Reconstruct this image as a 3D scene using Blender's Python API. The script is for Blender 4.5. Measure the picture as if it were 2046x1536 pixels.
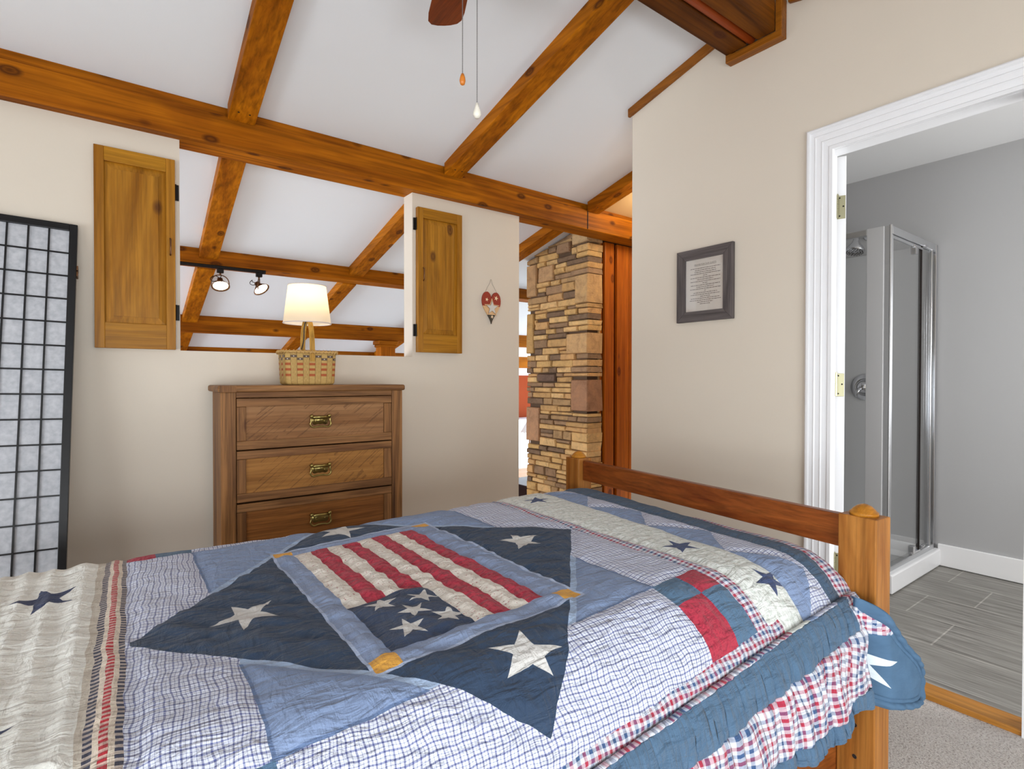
import bpy, bmesh, math, random
from mathutils import Vector, Matrix, noise, geometry
random.seed(7)
for o in list(bpy.data.objects): bpy.data.objects.remove(o)
SC = bpy.context.scene
COL = SC.collection
H = 1.17                       # eye height above the carpet; everything is modelled relative to the eye and lifted at the end
PI = math.pi

# ---------------------------------------------------------------- camera, world, exposure
cam = bpy.data.cameras.new('camera'); co = bpy.data.objects.new('camera', cam); COL.objects.link(co)
_yaw, _pitch, _roll = math.radians(53.242), math.radians(-0.644), math.radians(0.079)
_F = Vector((math.cos(_yaw), math.sin(_yaw), 0)); _R = Vector((math.sin(_yaw), -math.cos(_yaw), 0)); _U = Vector((0, 0, 1))
_F2 = _F*math.cos(_pitch)+_U*math.sin(_pitch); _U2 = _U*math.cos(_pitch)-_F*math.sin(_pitch)
_R2 = _R*math.cos(_roll)+_U2*math.sin(_roll); _U3 = _U2*math.cos(_roll)-_R*math.sin(_roll)
m = Matrix((( _R2.x, _U3.x, -_F2.x, 0), (_R2.y, _U3.y, -_F2.y, 0), (_R2.z, _U3.z, -_F2.z, 0), (0, 0, 0, 1)))
co.matrix_world = m
cam.sensor_width = 36; cam.lens = 36*1090.9/2046; cam.clip_start = .05; cam.clip_end = 100
SC.camera = co
w = bpy.data.worlds.new('world'); SC.world = w; w.use_nodes = True
w.node_tree.nodes['Background'].inputs[0].default_value = (.93, .96, 1, 1)
w.node_tree.nodes['Background'].inputs[1].default_value = 1.0
vs = SC.view_settings
vs.view_transform = 'Standard'; vs.look = 'None'; vs.gamma = 1; vs.use_curve_mapping = False
vs.exposure = 0.0

def area(name, loc, target, sx, sy, power, col=(1, 1, 1)):
    l = bpy.data.lights.new(name, 'AREA'); l.shape = 'RECTANGLE'; l.size = sx; l.size_y = sy; l.energy = power; l.color = col
    o = bpy.data.objects.new(name, l); COL.objects.link(o); o.location = loc
    d = Vector(target)-Vector(loc); o.rotation_euler = d.to_track_quat('-Z', 'Y').to_euler()
    return o
# daylight through the windows behind and beside the camera
area('daylight_rear', (-.1, -1.72, -.42), (-.1, 1.2, -1.5), 2.8, 1.2, 86, (.885, .945, 1))
area('daylight_left', (-2.32, .5, -.32), (.8, .7, -1.7), 2.6, 1.2, 70, (.86, .93, 1))
# added area lights standing in for daylight in the great room
area('fill_great_room_left', (-3.9, 6.0, -1.0), (3, 6.0, -.4), 3.4, 2.0, 285, (.80, .90, 1))
area('fill_great_room_right', (7.4, 5.6, -1.0), (2, 5.6, -.4), 3.0, 2.0, 235, (.81, .93, 1))
area('fill_bathroom', (3.3, -.95, .1), (3.3, 2, -.2), 1.2, 1.2, 44, (.97, .985, 1))  # added area light that brightens the bathroom; no window is built there

# ---------------------------------------------------------------- colour and node helpers
def srgb(r, g, b):
    f = lambda c: (c/12.92 if c <= .04045 else ((c+.055)/1.055)**2.4)
    return tuple(f(x/255) for x in (r, g, b))+(1,)
class NT:
    def __init__(s, name, rough=.5, metal=0.0, spec=.5):
        s.m = bpy.data.materials.new(name); s.m.use_nodes = True; s.t = s.m.node_tree
        s.b = s.t.nodes['Principled BSDF']; s.b.inputs['Roughness'].default_value = rough
        s.b.inputs['Metallic'].default_value = metal; s.b.inputs['Specular IOR Level'].default_value = spec
        s._tc = None
    def n(s, typ, **k):
        x = s.t.nodes.new(typ)
        for a, v in k.items(): setattr(x, a, v)
        return x
    def inp(s, sock, v):
        if isinstance(v, X): v = v.s
        if isinstance(v, bpy.types.NodeSocket): s.t.links.new(v, sock)
        else: sock.default_value = v
    def tc(s, out='Object'):
        if s._tc is None: s._tc = s.n('ShaderNodeTexCoord')
        return s._tc.outputs[out]
    def mapping(s, vec, scale=(1, 1, 1), rot=(0, 0, 0), loc=(0, 0, 0)):
        x = s.n('ShaderNodeMapping'); s.inp(x.inputs[0], vec); x.inputs['Scale'].default_value = scale
        x.inputs['Rotation'].default_value = rot; x.inputs['Location'].default_value = loc
        return x.outputs[0]
    def randvec(s, vec, k=17.0):
        oi = s.n('ShaderNodeObjectInfo'); a = s.n('ShaderNodeVectorMath', operation='MULTIPLY_ADD')
        cb = s.n('ShaderNodeCombineXYZ')
        for i in range(3): s.t.links.new(oi.outputs['Random'], cb.inputs[i])
        s.t.links.new(cb.outputs[0], a.inputs[0]); a.inputs[1].default_value = (k, k*.7, k*1.3); s.t.links.new(vec, a.inputs[2])
        return a.outputs[0]
    def noise(s, vec, scale, detail=3, dist=0, rough=.5):
        x = s.n('ShaderNodeTexNoise'); s.inp(x.inputs['Vector'], vec); x.inputs['Scale'].default_value = scale
        x.inputs['Detail'].default_value = detail; x.inputs['Distortion'].default_value = dist; x.inputs['Roughness'].default_value = rough
        return X(s, x.outputs[0])
    def mix(s, a, b, f):
        x = s.n('ShaderNodeMix', data_type='RGBA'); s.inp(x.inputs[0], f); s.inp(x.inputs[6], a); s.inp(x.inputs[7], b)
        return x.outputs[2]
    def mul(s, a, b, f=1.0):
        x = s.n('ShaderNodeMix', data_type='RGBA', blend_type='MULTIPLY'); s.inp(x.inputs[0], f); s.inp(x.inputs[6], a); s.inp(x.inputs[7], b)
        return x.outputs[2]
    def ramp(s, f, stops):
        x = s.n('ShaderNodeValToRGB'); s.inp(x.inputs[0], f); e = x.color_ramp.elements
        e[0].position, e[0].color = stops[0]; e[1].position, e[1].color = stops[-1]
        for p, c in stops[1:-1]:
            q = e.new(p); q.color = c
        return x.outputs[0]
    def val(s, v):
        x = s.n('ShaderNodeValue'); x.outputs[0].default_value = v; return X(s, x.outputs[0])
    def color(s, c): s.inp(s.b.inputs['Base Color'], c)
    def bump(s, h, strength=.3, dist=.01):
        x = s.n('ShaderNodeBump'); x.inputs['Strength'].default_value = strength; x.inputs['Distance'].default_value = dist
        s.inp(x.inputs['Height'], h); s.t.links.new(x.outputs[0], s.b.inputs['Normal'])
class X:                       # scalar socket with arithmetic
    def __init__(s, nt, sock): s.nt = nt; s.s = sock
    def op(s, o, b=None, c=None):
        x = s.nt.n('ShaderNodeMath', operation=o); s.nt.inp(x.inputs[0], s)
        if b is not None: s.nt.inp(x.inputs[1], b)
        if c is not None: s.nt.inp(x.inputs[2], c)
        return X(s.nt, x.outputs[0])
    def __add__(s, b): return s.op('ADD', b)
    def __sub__(s, b): return s.op('SUBTRACT', b)
    def __mul__(s, b): return s.op('MULTIPLY', b)
    def __gt__(s, b): return s.op('GREATER_THAN', b)
    def __lt__(s, b): return s.op('LESS_THAN', b)
    def abs(s): return s.op('ABSOLUTE')
    def mx(s, b): return s.op('MAXIMUM', b)
    def mn(s, b): return s.op('MINIMUM', b)
    def inv(s): return s.op('MULTIPLY_ADD', -1.0, 1.0)
    def frac(s): return s.op('FRACT')

def flat(name, rgb, rough=.5, metal=0.0, spec=.5, bump=0, bscale=200):
    t = NT(name, rough, metal, spec); t.color(srgb(*rgb))
    if bump: t.bump(t.noise(t.tc(), bscale, 3), bump, .003)
    return t.m
def paint(name, rgb, var=.03, rough=.75):
    t = NT(name, rough, 0, .25)
    c = srgb(*rgb); n = t.noise(t.tc(), 1.3, 3)
    t.color(t.mix(tuple(x*(1-var) for x in c[:3])+(1,), tuple(min(1, x*(1+var)) for x in c[:3])+(1,), n))
    t.bump(t.noise(t.tc(), 160, 2), .08, .002)
    return t.m
def wood(name, lt, dk, axis='X', scale=1.0, knots=.0, rough=.42, fine=.35, contrast=(.3, .72), knotcol=(70, 32, 14), saw=0, spec=.22, patch=.0):
    t = NT(name, rough, 0, spec); i = 'XYZ'.index(axis)
    v = t.randvec(t.tc())
    a = [9*scale]*3; a[i] = .7*scale
    n1 = t.noise(t.mapping(v, a), 1.0, 5, 1.2, .6)
    b = [70*scale]*3; b[i] = 2.2*scale
    n2 = t.noise(t.mapping(v, b), 1.0, 3, .4, .6)
    c = t.ramp(n1, [(contrast[0], srgb(*dk)), (contrast[1], srgb(*lt))])
    if patch: n0 = t.noise(t.mapping(v, [1.8 if j_ == i else 5 for j_ in range(3)]), 1.0, 3, .5); c = t.mul(c, t.ramp(n0, [(.32, (1-patch, 1-patch*1.15, 1-patch*1.3, 1)), (.66, (1.08, 1.12, 1.15, 1))]))
    k = tuple(x for x in (1-fine,)*3)+(1,)
    c = t.mul(c, t.ramp(n2, [(.3, k), (.62, (1, 1, 1, 1))]))
    h = n1*.5+n2
    if knots:
        q = [8.5]*3; q[i] = 4.6
        vo = t.n('ShaderNodeTexVoronoi'); t.inp(vo.inputs['Vector'], t.mapping(v, q)); vo.inputs['Scale'].default_value = 1.0; vo.inputs['Randomness'].default_value = 1
        d = X(t, vo.outputs['Distance']); sp = t.n('ShaderNodeSeparateColor'); t.t.links.new(vo.outputs['Color'], sp.inputs[0])
        keep = X(t, sp.outputs[0]) < knots
        core = (t.ramp(d, [(.0, (1, 1, 1, 1)), (.09, (.55, .55, .55, 1)), (.13, (.85, .85, .85, 1)), (.22, (0, 0, 0, 1))]))
        cs = t.n('ShaderNodeSeparateColor'); t.t.links.new(core, cs.inputs[0])
        c = t.mix(c, srgb(*knotcol), X(t, cs.outputs[0])*keep*.95)
    if saw:
        mv = t.mapping(v, (1, 1, 1), rot=(0, math.radians(saw), 0))
        s1 = t.noise(t.mapping(mv, (150, 1, 2.4)), 1.0, 2, .3, .6)
        s2 = t.noise(t.mapping(v, (9, 1, 7)), 1.0, 2)
        mk = ((s1 > .57)*(s2 > .43))*.42
        sp_ = t.noise(t.mapping(mv, (160, 1, 60)), 1.0, 2, .3, .6)
        mk = mk*((sp_ > .42)*.7+.3)
        c = t.mix(c, srgb(66, 42, 26), mk); h = h-mk*1.6
    t.color(c); t.bump(h, .18, .003)
    return t.m

# ---------------------------------------------------------------- mesh helpers
def offs(p):
    v = Vector((0, 0, 0))
    while p is not None: v += p.location; p = p.parent
    return v
def obj(name, bm, mat, parent=None, bevel=0, smooth=False, seg=2):
    bmesh.ops.recalc_face_normals(bm, faces=bm.faces)
    o_ = offs(parent)
    if o_.length: bmesh.ops.translate(bm, verts=bm.verts, vec=-o_)
    me = bpy.data.meshes.new(name); bm.to_mesh(me); bm.free()
    for mm in (mat if isinstance(mat, (list, tuple)) else [mat]): me.materials.append(mm)
    o = bpy.data.objects.new(name, me); COL.objects.link(o)
    if parent is not None: o.parent = parent
    if smooth:
        for p in me.polygons: p.use_smooth = True
    if bevel:
        md = o.modifiers.new('bevel', 'BEVEL'); md.width = bevel; md.segments = seg; md.limit_method = 'ANGLE'; md.angle_limit = math.radians(40)
    return o
def thing(name, label, cat, loc=(0, 0, 0), group=None):
    o = bpy.data.objects.new(name, None); COL.objects.link(o); o.location = loc; o.empty_display_size = .1
    o['label'] = label; o['category'] = cat
    if group: o['group'] = group
    return o
def tag(o, label, cat, group=None):
    o['label'] = label; o['category'] = cat
    if group: o['group'] = group
    return o
def struct(name, bm, mat, parent=None, bevel=0):
    o = obj(name, bm, mat, parent, bevel)
    if parent is None: o['kind'] = 'structure'
    return o
def box(bm, x0, x1, y0, y1, z0, z1, mi=0, M=None):
    v = [bm.verts.new(p) for p in ((x0, y0, z0), (x1, y0, z0), (x1, y1, z0), (x0, y1, z0), (x0, y0, z1), (x1, y0, z1), (x1, y1, z1), (x0, y1, z1))]
    for f in ((0, 3, 2, 1), (4, 5, 6, 7), (0, 1, 5, 4), (1, 2, 6, 5), (2, 3, 7, 6), (3, 0, 4, 7)):
        bm.faces.new([v[i] for i in f]).material_index = mi
    if M is not None:
        for q in v: q.co = M @ q.co
    return v
def B(*a, **k):
    bm = bmesh.new(); box(bm, *a, **k); return bm
def tube(bm, pts, r, n=8, closed=False):
    pts = [Vector(p) for p in pts]; rings = []
    L = len(pts)
    for i, p in enumerate(pts):
        if closed: d = pts[(i+1) % L]-pts[i-1]
        else: d = pts[min(i+1, L-1)]-pts[max(i-1, 0)]
        d.normalize(); u = d.orthogonal().normalized() if not rings else (pu-d*pu.dot(d)).normalized()
        pu = u; w_ = d.cross(u); rr = r[i] if isinstance(r, (list, tuple)) else r
        rings.append([bm.verts.new(p+(u*math.cos(2*PI*k/n)+w_*math.sin(2*PI*k/n))*rr) for k in range(n)])
    for i in range(L if closed else L-1):
        a, b = rings[i], rings[(i+1) % L]
        for k in range(n): bm.faces.new((a[k], a[(k+1) % n], b[(k+1) % n], b[k]))
    if not closed:
        bm.faces.new(rings[0][::-1]); bm.faces.new(rings[-1])
def crv(pts, n=6):
    P = [Vector(p) for p in pts]; P = [P[0]*2-P[1]]+P+[P[-1]*2-P[-2]]; o_ = []
    for i in range(1, len(P)-2):
        for k in range(n):
            t_ = k/n; a, b, c, d = P[i-1:i+3]
            o_.append(.5*((2*b)+(c-a)*t_+(2*a-5*b+4*c-d)*t_*t_+(3*b-a-3*c+d)*t_**3))
    return o_+[P[-2]]
def lathe(bm, prof, c, axis=(0, 0, 1), n=24):
    a = Vector(axis).normalized(); u = a.orthogonal().normalized(); w_ = a.cross(u); c = Vector(c); rings = []
    for r, h in prof:
        if r < 1e-5: rings.append([bm.verts.new(c+a*h)]); continue
        rings.append([bm.verts.new(c+a*h+(u*math.cos(2*PI*k/n)+w_*math.sin(2*PI*k/n))*r) for k in range(n)])
    for p, q in zip(rings, rings[1:]):
        for k in range(n):
            f = [p[k % len(p)], p[(k+1) % len(p)], q[(k+1) % len(q)], q[k % len(q)]]
            f = list(dict.fromkeys(f))
            if len(f) > 2: bm.faces.new(f)
def prism(bm, poly, f0, f1, mi=0):
    """poly: 2d points, f0/f1 map a 2d point to its two 3d ends"""
    a = [bm.verts.new(f0(*p)) for p in poly]; b = [bm.verts.new(f1(*p)) for p in poly]; n = len(poly)
    for i in range(n): bm.faces.new((a[i], a[(i+1) % n], b[(i+1) % n], b[i])).material_index = mi
    if n <= 4:
        bm.faces.new(a[::-1]).material_index = mi; bm.faces.new(b).material_index = mi
    else:
        for tr in geometry.tessellate_polygon([[Vector((p[0], p[1], 0)) for p in poly]]):
            bm.faces.new([a[i] for i in tr]).material_index = mi; bm.faces.new([b[i] for i in reversed(tr)]).material_index = mi
def sweep(bm, path, prof, closed=False):
    """path: list of (point, side, out) with mitred side vectors; prof: (w, d)"""
    rings = [[bm.verts.new(Vector(p)+Vector(s)*w_+Vector(o)*d) for w_, d in prof] for p, s, o in path]
    n = len(prof)
    for a, b in zip(rings, rings[1:]+([rings[0]] if closed else [])):
        for k in range(n): bm.faces.new((a[k], a[(k+1) % n], b[(k+1) % n], b[k]))
    if not closed: bm.faces.new(rings[0][::-1]); bm.faces.new(rings[-1])
def CZ(y): return 2.0543-.25*y if y > 1.345 else 2.0543-.25*1.345-.25*(1.345-y)      # height of the sloping ceiling

# ---------------------------------------------------------------- materials
M = {}
M['beige'] = paint('beige wall paint', (219, 208, 192))
M['ceil'] = paint('white ceiling paint', (233, 235, 238), .012)
M['bathceil'] = paint('white bathroom paint', (228, 228, 228), .01)
M['grey'] = paint('grey bathroom paint', (176, 176, 177), .015)
M['white'] = flat('white gloss trim paint', (240, 240, 241), .35)
M['tanceil'] = paint('tan hall ceiling', (222, 184, 128))
M['orange'] = paint('orange wall paint', (142, 54, 10))
M['beamX'] = wood('amber stained beam along', (204, 120, 14), (146, 76, 4), 'X', .8, .8, .55, .5, spec=.1, patch=.34, knotcol=(52, 20, 6))
M['beamY'] = wood('amber stained rafter', (210, 126, 16), (154, 82, 5), 'Y', .8, .7, .55, .5, spec=.1, patch=.3, knotcol=(52, 20, 6))
M['beamZ'] = wood('amber stained post', (208, 124, 22), (164, 86, 8), 'Z', .8, .2, .55, .38, spec=.1)
M['cedar'] = wood('red cedar board', (206, 112, 20), (154, 70, 6), 'Z', .9, .35, .35, knotcol=(70, 20, 6))
M['trimwood'] = wood('stained trim', (162, 98, 26), (126, 70, 12), 'Y', 1.2, 0, .4)
M['ridge'] = wood('shade-toned ridge plank', (158, 90, 20), (84, 44, 8), 'X', .8, .5, .55, .42, spec=.1, patch=.35)  # dark wood, with the shade at the ridge put into its colour
M['redstrip'] = wood('reddish half round', (196, 92, 30), (170, 70, 20), 'X', 1, 0, .35)
M['shutter'] = wood('honey pine', (194, 134, 40), (142, 88, 12), 'Z', 1.2, .12, .38)
M['shutterH'] = wood('honey pine rail', (190, 132, 32), (150, 94, 12), 'X', 1.2, .1, .38)
M['dresser'] = wood('rustic oak vertical', (176, 124, 74), (92, 56, 30), 'Z', 1.6, .06, .5, .5)
M['dresserH'] = wood('rustic oak horizontal', (176, 126, 78), (98, 60, 32), 'X', 1.6, .08, .5, .5)
M['panel'] = wood('rough sawn oak panel', (170, 124, 82), (134, 90, 52), 'X', 1.3, 0, .55, .3, saw=-52)
M['panel2'] = wood('golden rough sawn oak panel', (180, 126, 66), (142, 92, 40), 'X', 1.3, 0, .55, .3, saw=-50)
M['panel3'] = wood('figured oak panel', (166, 106, 52), (112, 66, 28), 'X', 1.8, .2, .5, .4)
M['dark'] = flat('dark recess', (28, 18, 14), .8)
M['bedZ'] = wood('golden oak post', (202, 138, 66), (132, 70, 20), 'Z', 1.4, .05, .35, .35)
M['bedX'] = wood('red oak rail', (160, 88, 36), (112, 50, 16), 'Y', 1.4, .05, .35, .45)
M['bedS'] = wood('red oak side rail', (156, 88, 38), (112, 54, 18), 'X', 1.4, .05, .35, .45)
M['bedcap'] = wood('honey finial', (204, 140, 50), (180, 112, 30), 'X', 1.4, 0, .3)
M['brass'] = flat('antique brass', (158, 140, 84), .3, 1)
M['hinge'] = flat('dull brass hinge', (176, 172, 140), .35, 1)
M['blackm'] = flat('black metal', (26, 22, 20), .45, .6)
M['bronze'] = flat('antique bronze', (120, 84, 56), .4, .8)
M['chrome'] = flat('chrome', (205, 205, 208), .16, 1)
M['blackw'] = flat('black lacquer', (14, 13, 14), .35, 0, .4)
M['satin'] = flat('satin aluminium', (196, 197, 199), .3, .85)
M['tray'] = flat('white acrylic', (228, 228, 229), .3)
M['surround'] = flat('shower surround', (190, 190, 191), .35)  # white panels; the grey of their lighting is put into the colour
M['greyframe'] = wood('grey weathered frame', (112, 104, 102), (78, 71, 70), 'Z', 2.5, 0, .5)
M['greyframeH'] = wood('grey weathered frame rail', (112, 104, 102), (78, 71, 70), 'Y', 2.5, 0, .5)
M['ink'] = flat('printed ink', (92, 80, 72), .8)
M['blade'] = wood('walnut blade', (150, 70, 22), (106, 42, 10), 'Y', 1.4, 0, .35)
M['ivory'] = flat('ivory ceramic', (236, 230, 214), .2)
M['wax'] = flat('orange wood bead', (206, 120, 34), .3)
def glassmat():
    t = NT('clear glass', 0.02); t.b.inputs['Transmission Weight'].default_value = 0
    g = t.n('ShaderNodeBsdfGlossy'); g.inputs['Roughness'].default_value = .03; g.inputs['Color'].default_value = (.9, .9, .9, 1)
    tr = t.n('ShaderNodeBsdfTransparent'); tr.inputs['Color'].default_value = (.97, .975, .975, 1)
    lw = t.n('ShaderNodeLayerWeight'); lw.inputs[0].default_value = .5; f = X(t, lw.outputs['Facing']).op('POWER', 4.0)*.5+.035
    mx = t.n('ShaderNodeMixShader'); t.t.links.new(f.s, mx.inputs[0]); t.t.links.new(tr.outputs[0], mx.inputs[1]); t.t.links.new(g.outputs[0], mx.inputs[2])
    t.t.links.new(mx.outputs[0], t.t.nodes['Material Output'].inputs[0])
    return t.m
M['glass'] = glassmat()
def papermat():
    t = NT('rice paper', .8); n = t.noise(t.tc(), 55, 4)
    c = t.ramp(n, [(.3, srgb(170, 172, 177)), (.7, srgb(194, 195, 199))]); t.color(c)
    return t.m
M['rice'] = papermat()
def carpetmat():
    t = NT('speckled carpet', .95, 0, .1); v = t.tc()
    n = t.noise(v, 170, 3, .5, .7); n2 = t.noise(v, 6, 3)
    c = t.ramp(n, [(.32, srgb(168, 156, 150)), (.45, srgb(218, 209, 202)), (.58, srgb(244, 238, 232)), (.75, srgb(184, 174, 170))])
    c = t.mul(c, t.ramp(n2, [(.3, (.9, .9, .9, 1)), (.7, (1, 1, 1, 1))])); t.color(c); t.bump(n, .9, .012)
    return t.m
M['carpet'] = carpetmat()
def tilemat():
    t = NT('grey wood-look tile', .5)
    v = t.mapping(t.tc(), (1, 1, 1), rot=(0, 0, PI/2), loc=(.203, -2.585, 0))
    br = t.n('ShaderNodeTexBrick'); t.inp(br.inputs['Vector'], v); br.offset = .323
    br.inputs['Scale'].default_value = 1; br.inputs['Brick Width'].default_value = .61; br.inputs['Row Height'].default_value = .33; br.inputs['Mortar Size'].default_value = .0035; br.inputs['Mortar Smooth'].default_value = .1
    br.inputs['Color1'].default_value = (.9, .9, .9, 1); br.inputs['Color2'].default_value = (1, 1, 1, 1); br.inputs['Mortar'].default_value = (1.5, 1.5, 1.5, 1)
    n = t.noise(t.mapping(t.tc(), (55, 3, 1)), 1, 4, 1, .6)
    c = t.ramp(n, [(.3, srgb(104, 100, 95)), (.5, srgb(134, 131, 125)), (.7, srgb(158, 155, 149))])
    t.color(t.mul(c, br.outputs[0])); t.bump(X(t, br.outputs[1])*-1, .3, .002)
    return t.m
M['tile'] = tilemat()
def stonemat():
    t = NT('ledge stone', .85, 0, .2); a = t.n('ShaderNodeAttribute'); a.attribute_name = 'tint'
    n = t.noise(t.tc(), 14, 6, .6, .65); n2 = t.noise(t.mapping(t.tc(), (1, 1, 3)), 45, 4)
    c = t.mul(a.outputs['Color'], t.ramp(n, [(.25, (.62, .58, .56, 1)), (.5, (1, 1, 1, 1)), (.75, (1.25, 1.2, 1.1, 1))]))
    t.color(c); t.bump(n+n2*.5, .9, .012)
    return t.m
M['stone'] = stonemat()

# ---------------------------------------------------------------- room shell
W = 2.41; FZ = -1.17
struct('floor', B(-2.3, 2.47, -1.7, 4.4, FZ-.12, FZ), M['carpet'])
struct('floor', B(2.49, 4.3, -1.05, 2.08, FZ-.1, FZ-.004), M['tile'])
struct('floor', B(2.47, 3.11, 2.087, 4.4, FZ-.12, FZ), M['carpet'])
struct('floor', B(-4.1, 7.7, 3.2, 8.2, -2.55, -2.45), wood('great room floorboards', (206, 196, 186), (180, 170, 160), 'X', .6, 0, .4))
# low wall to the great room, with its opening
bm = bmesh.new()
yb0, yb1, zt = 3.0, 3.112, 1.117
box(bm, -2.3, .289, yb0, yb1, FZ, zt); box(bm, .289, 1.49, yb0, yb1, FZ, .129); box(bm, 1.49, 2.30, yb0, yb1, FZ, zt)
struct('wall_back', bm, M['beige'])
# wall with the bathroom door
def wallpoly(bm, x0, x1, pts):
    prism(bm, pts, lambda y, z: (x0, y, z), lambda y, z: (x1, y, z))
bm = bmesh.new()
wallpoly(bm, W, 2.49, [(1.048, FZ), (2.087, FZ), (2.087, CZ(2.087)), (1.345, CZ(1.345)), (1.048, CZ(1.048))])
wallpoly(bm, W, 2.49, [(.39, .955), (1.048, .955), (1.048, CZ(1.048)), (.39, CZ(.39))])
wallpoly(bm, W, 2.49, [(-1.7, FZ), (.39, FZ), (.39, CZ(.39)), (-1.7, CZ(-1.7))])
struct('wall_right', bm, M['beige'])
bm = bmesh.new(); box(bm, 2.49, 4.4, 2.02, 2.087, FZ, 1.45); struct('wall_hall', bm, M['beige'])
bm = bmesh.new(); box(bm, 4.3, 4.4, 2.087, 3.3, FZ, 1.6); struct('wall_hall_end', bm, M['beige'])
# left wall and rear wall with their windows
bm = bmesh.new()
wallpoly(bm, -2.3, -2.2, [(-1.7, FZ), (3.0, FZ), (3.0, -.94), (-1.7, -.94)])
wallpoly(bm, -2.3, -2.2, [(-1.7, .3), (3.0, .3), (3.0, CZ(3)), (1.345, CZ(1.345)), (-1.7, CZ(-1.7))])
wallpoly(bm, -2.3, -2.2, [(-1.7, -.94), (-.8, -.94), (-.8, .3), (-1.7, .3)]); wallpoly(bm, -2.3, -2.2, [(1.8, -.94), (3.0, -.94), (3.0, .3), (1.8, .3)])
struct('wall_left', bm, M['beige'])
bm = bmesh.new()
box(bm, -2.2, 2.41, -1.7, -1.6, FZ, -1.03); box(bm, -2.2, 2.41, -1.7, -1.6, .2, CZ(-1.6)); box(bm, -2.2, -1.5, -1.7, -1.6, -1.03, .2); box(bm, 1.3, 2.41, -1.7, -1.6, -1.03, .2)
struct('wall_rear', bm, M['beige'])
def window_frame(name, horiz, a0, a1, z0, z1, pos, n):
    bm = bmesh.new(); t_ = .05
    f = (lambda a, b, c, d: box(bm, a, b, pos-.03, pos+.03, c, d)) if horiz else (lambda a, b, c, d: box(bm, pos-.03, pos+.03, a, b, c, d))
    f(a0, a1, z0, z0+t_); f(a0, a1, z1-t_, z1)
    for i in range(n+1):
        x = a0+(a1-a0)*i/n; f(max(a0, x-t_/2), min(a1, x+t_/2), z0+t_, z1-t_)
    struct(name, bm, M['white'])
window_frame('window_1', True, -1.5, 1.3, -1.03, .2, -1.65, 3)
window_frame('window_2', False, -.8, 1.8, -.94, .3, -2.25, 3)
# ceilings
def slab(name, x0, x1, y0, y1, mat, t_=.08, dz=0):
    bm = bmesh.new(); prism(bm, [(y0, CZ(y0)+dz), (y1, CZ(y1)+dz), (y1, CZ(y1)+t_+dz), (y0, CZ(y0)+t_+dz)], lambda y, z: (x0, y, z), lambda y, z: (x1, y, z)); struct(name, bm, mat)
slab('ceiling', -2.3, 4.4, 1.345, 3.1, M['ceil'])
slab('ceiling', -2.3, 2.6, -1.75, 1.345, M['ceil'])
slab('ceiling', -4.2, 7.8, 3.1, 8.2, M['ceil'])
slab('ceiling', 3.02, 4.3, 2.09, 2.99, M['tanceil'], .01, -.012)  # thin tan sheet just below the white hall ceiling
# great room far walls
bm = bmesh.new(); box(bm, -4.2, 7.8, 8.0, 8.1, -2.5, CZ(8.0)); struct('wall_far', bm, M['orange'])
bm = bmesh.new(); wallpoly(bm, -4.2, -4.1, [(3.0, -2.5), (8.1, -2.5), (8.1, CZ(8.1)), (3.0, CZ(3.0))]); struct('wall_great_room_left', bm, M['ceil'])
bm = bmesh.new(); wallpoly(bm, 7.7, 7.8, [(3.0, -2.5), (8.1, -2.5), (8.1, CZ(8.1)), (3.0, CZ(3.0))]); struct('wall_great_room_right', bm, M['ceil'])
bm = bmesh.new(); box(bm, -4.2, -2.3, 3.0, 3.1, -2.5, CZ(3.1)); box(bm, 4.4, 7.8, 3.0, 3.1, -2.5, CZ(3.1)); struct('wall_great_room_near', bm, M['ceil'])
bm = bmesh.new(); box(bm, -2.3, 3.1, 3.12, 3.2, -2.5, FZ-.12); struct('wall_below', bm, M['ceil'])
bm = bmesh.new(); box(bm, -2.3, 3.11, 4.4, 4.44, FZ-.14, FZ+.02); struct('trim_loft_edge', bm, M['beamX'])
# bathroom
bm = bmesh.new(); box(bm, 4.21, 4.3, -1.05, 2.02, FZ-.1, 1.45); struct('wall_bathroom_far', bm, M['grey'])
bm = bmesh.new(); box(bm, 2.49, 4.21, 1.98, 2.02, FZ-.1, 1.38); struct('wall_bathroom_left', bm, M['grey'])
bm = bmesh.new(); box(bm, 2.49, 4.21, -1.1, -1.0, FZ-.1, 1.38); struct('wall_bathroom_right', bm, M['grey'])
bm = bmesh.new(); box(bm, 2.49, 4.3, -1.1, 2.02, 1.373, 1.45); struct('ceiling', bm, M['bathceil'])
struct('baseboard_bathroom', B(4.195, 4.212, -1.0, 1.14, FZ, FZ+.135), M['white'], bevel=.004)
struct('baseboard_right', B(W-.014, W, 1.12, 2.087, FZ, FZ+.1), M['trimwood'], bevel=.003)
struct('baseboard_back', B(-2.2, 2.30, 2.986, 3.0, FZ, FZ+.1), M['trimwood'], bevel=.003)
struct('trim_threshold', B(W-.01, 2.50, .405, 1.035, FZ-.002, FZ+.018), wood('oak threshold', (206, 146, 70), (176, 112, 40), 'Y', 1.2, .2, .35), bevel=.005)

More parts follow.
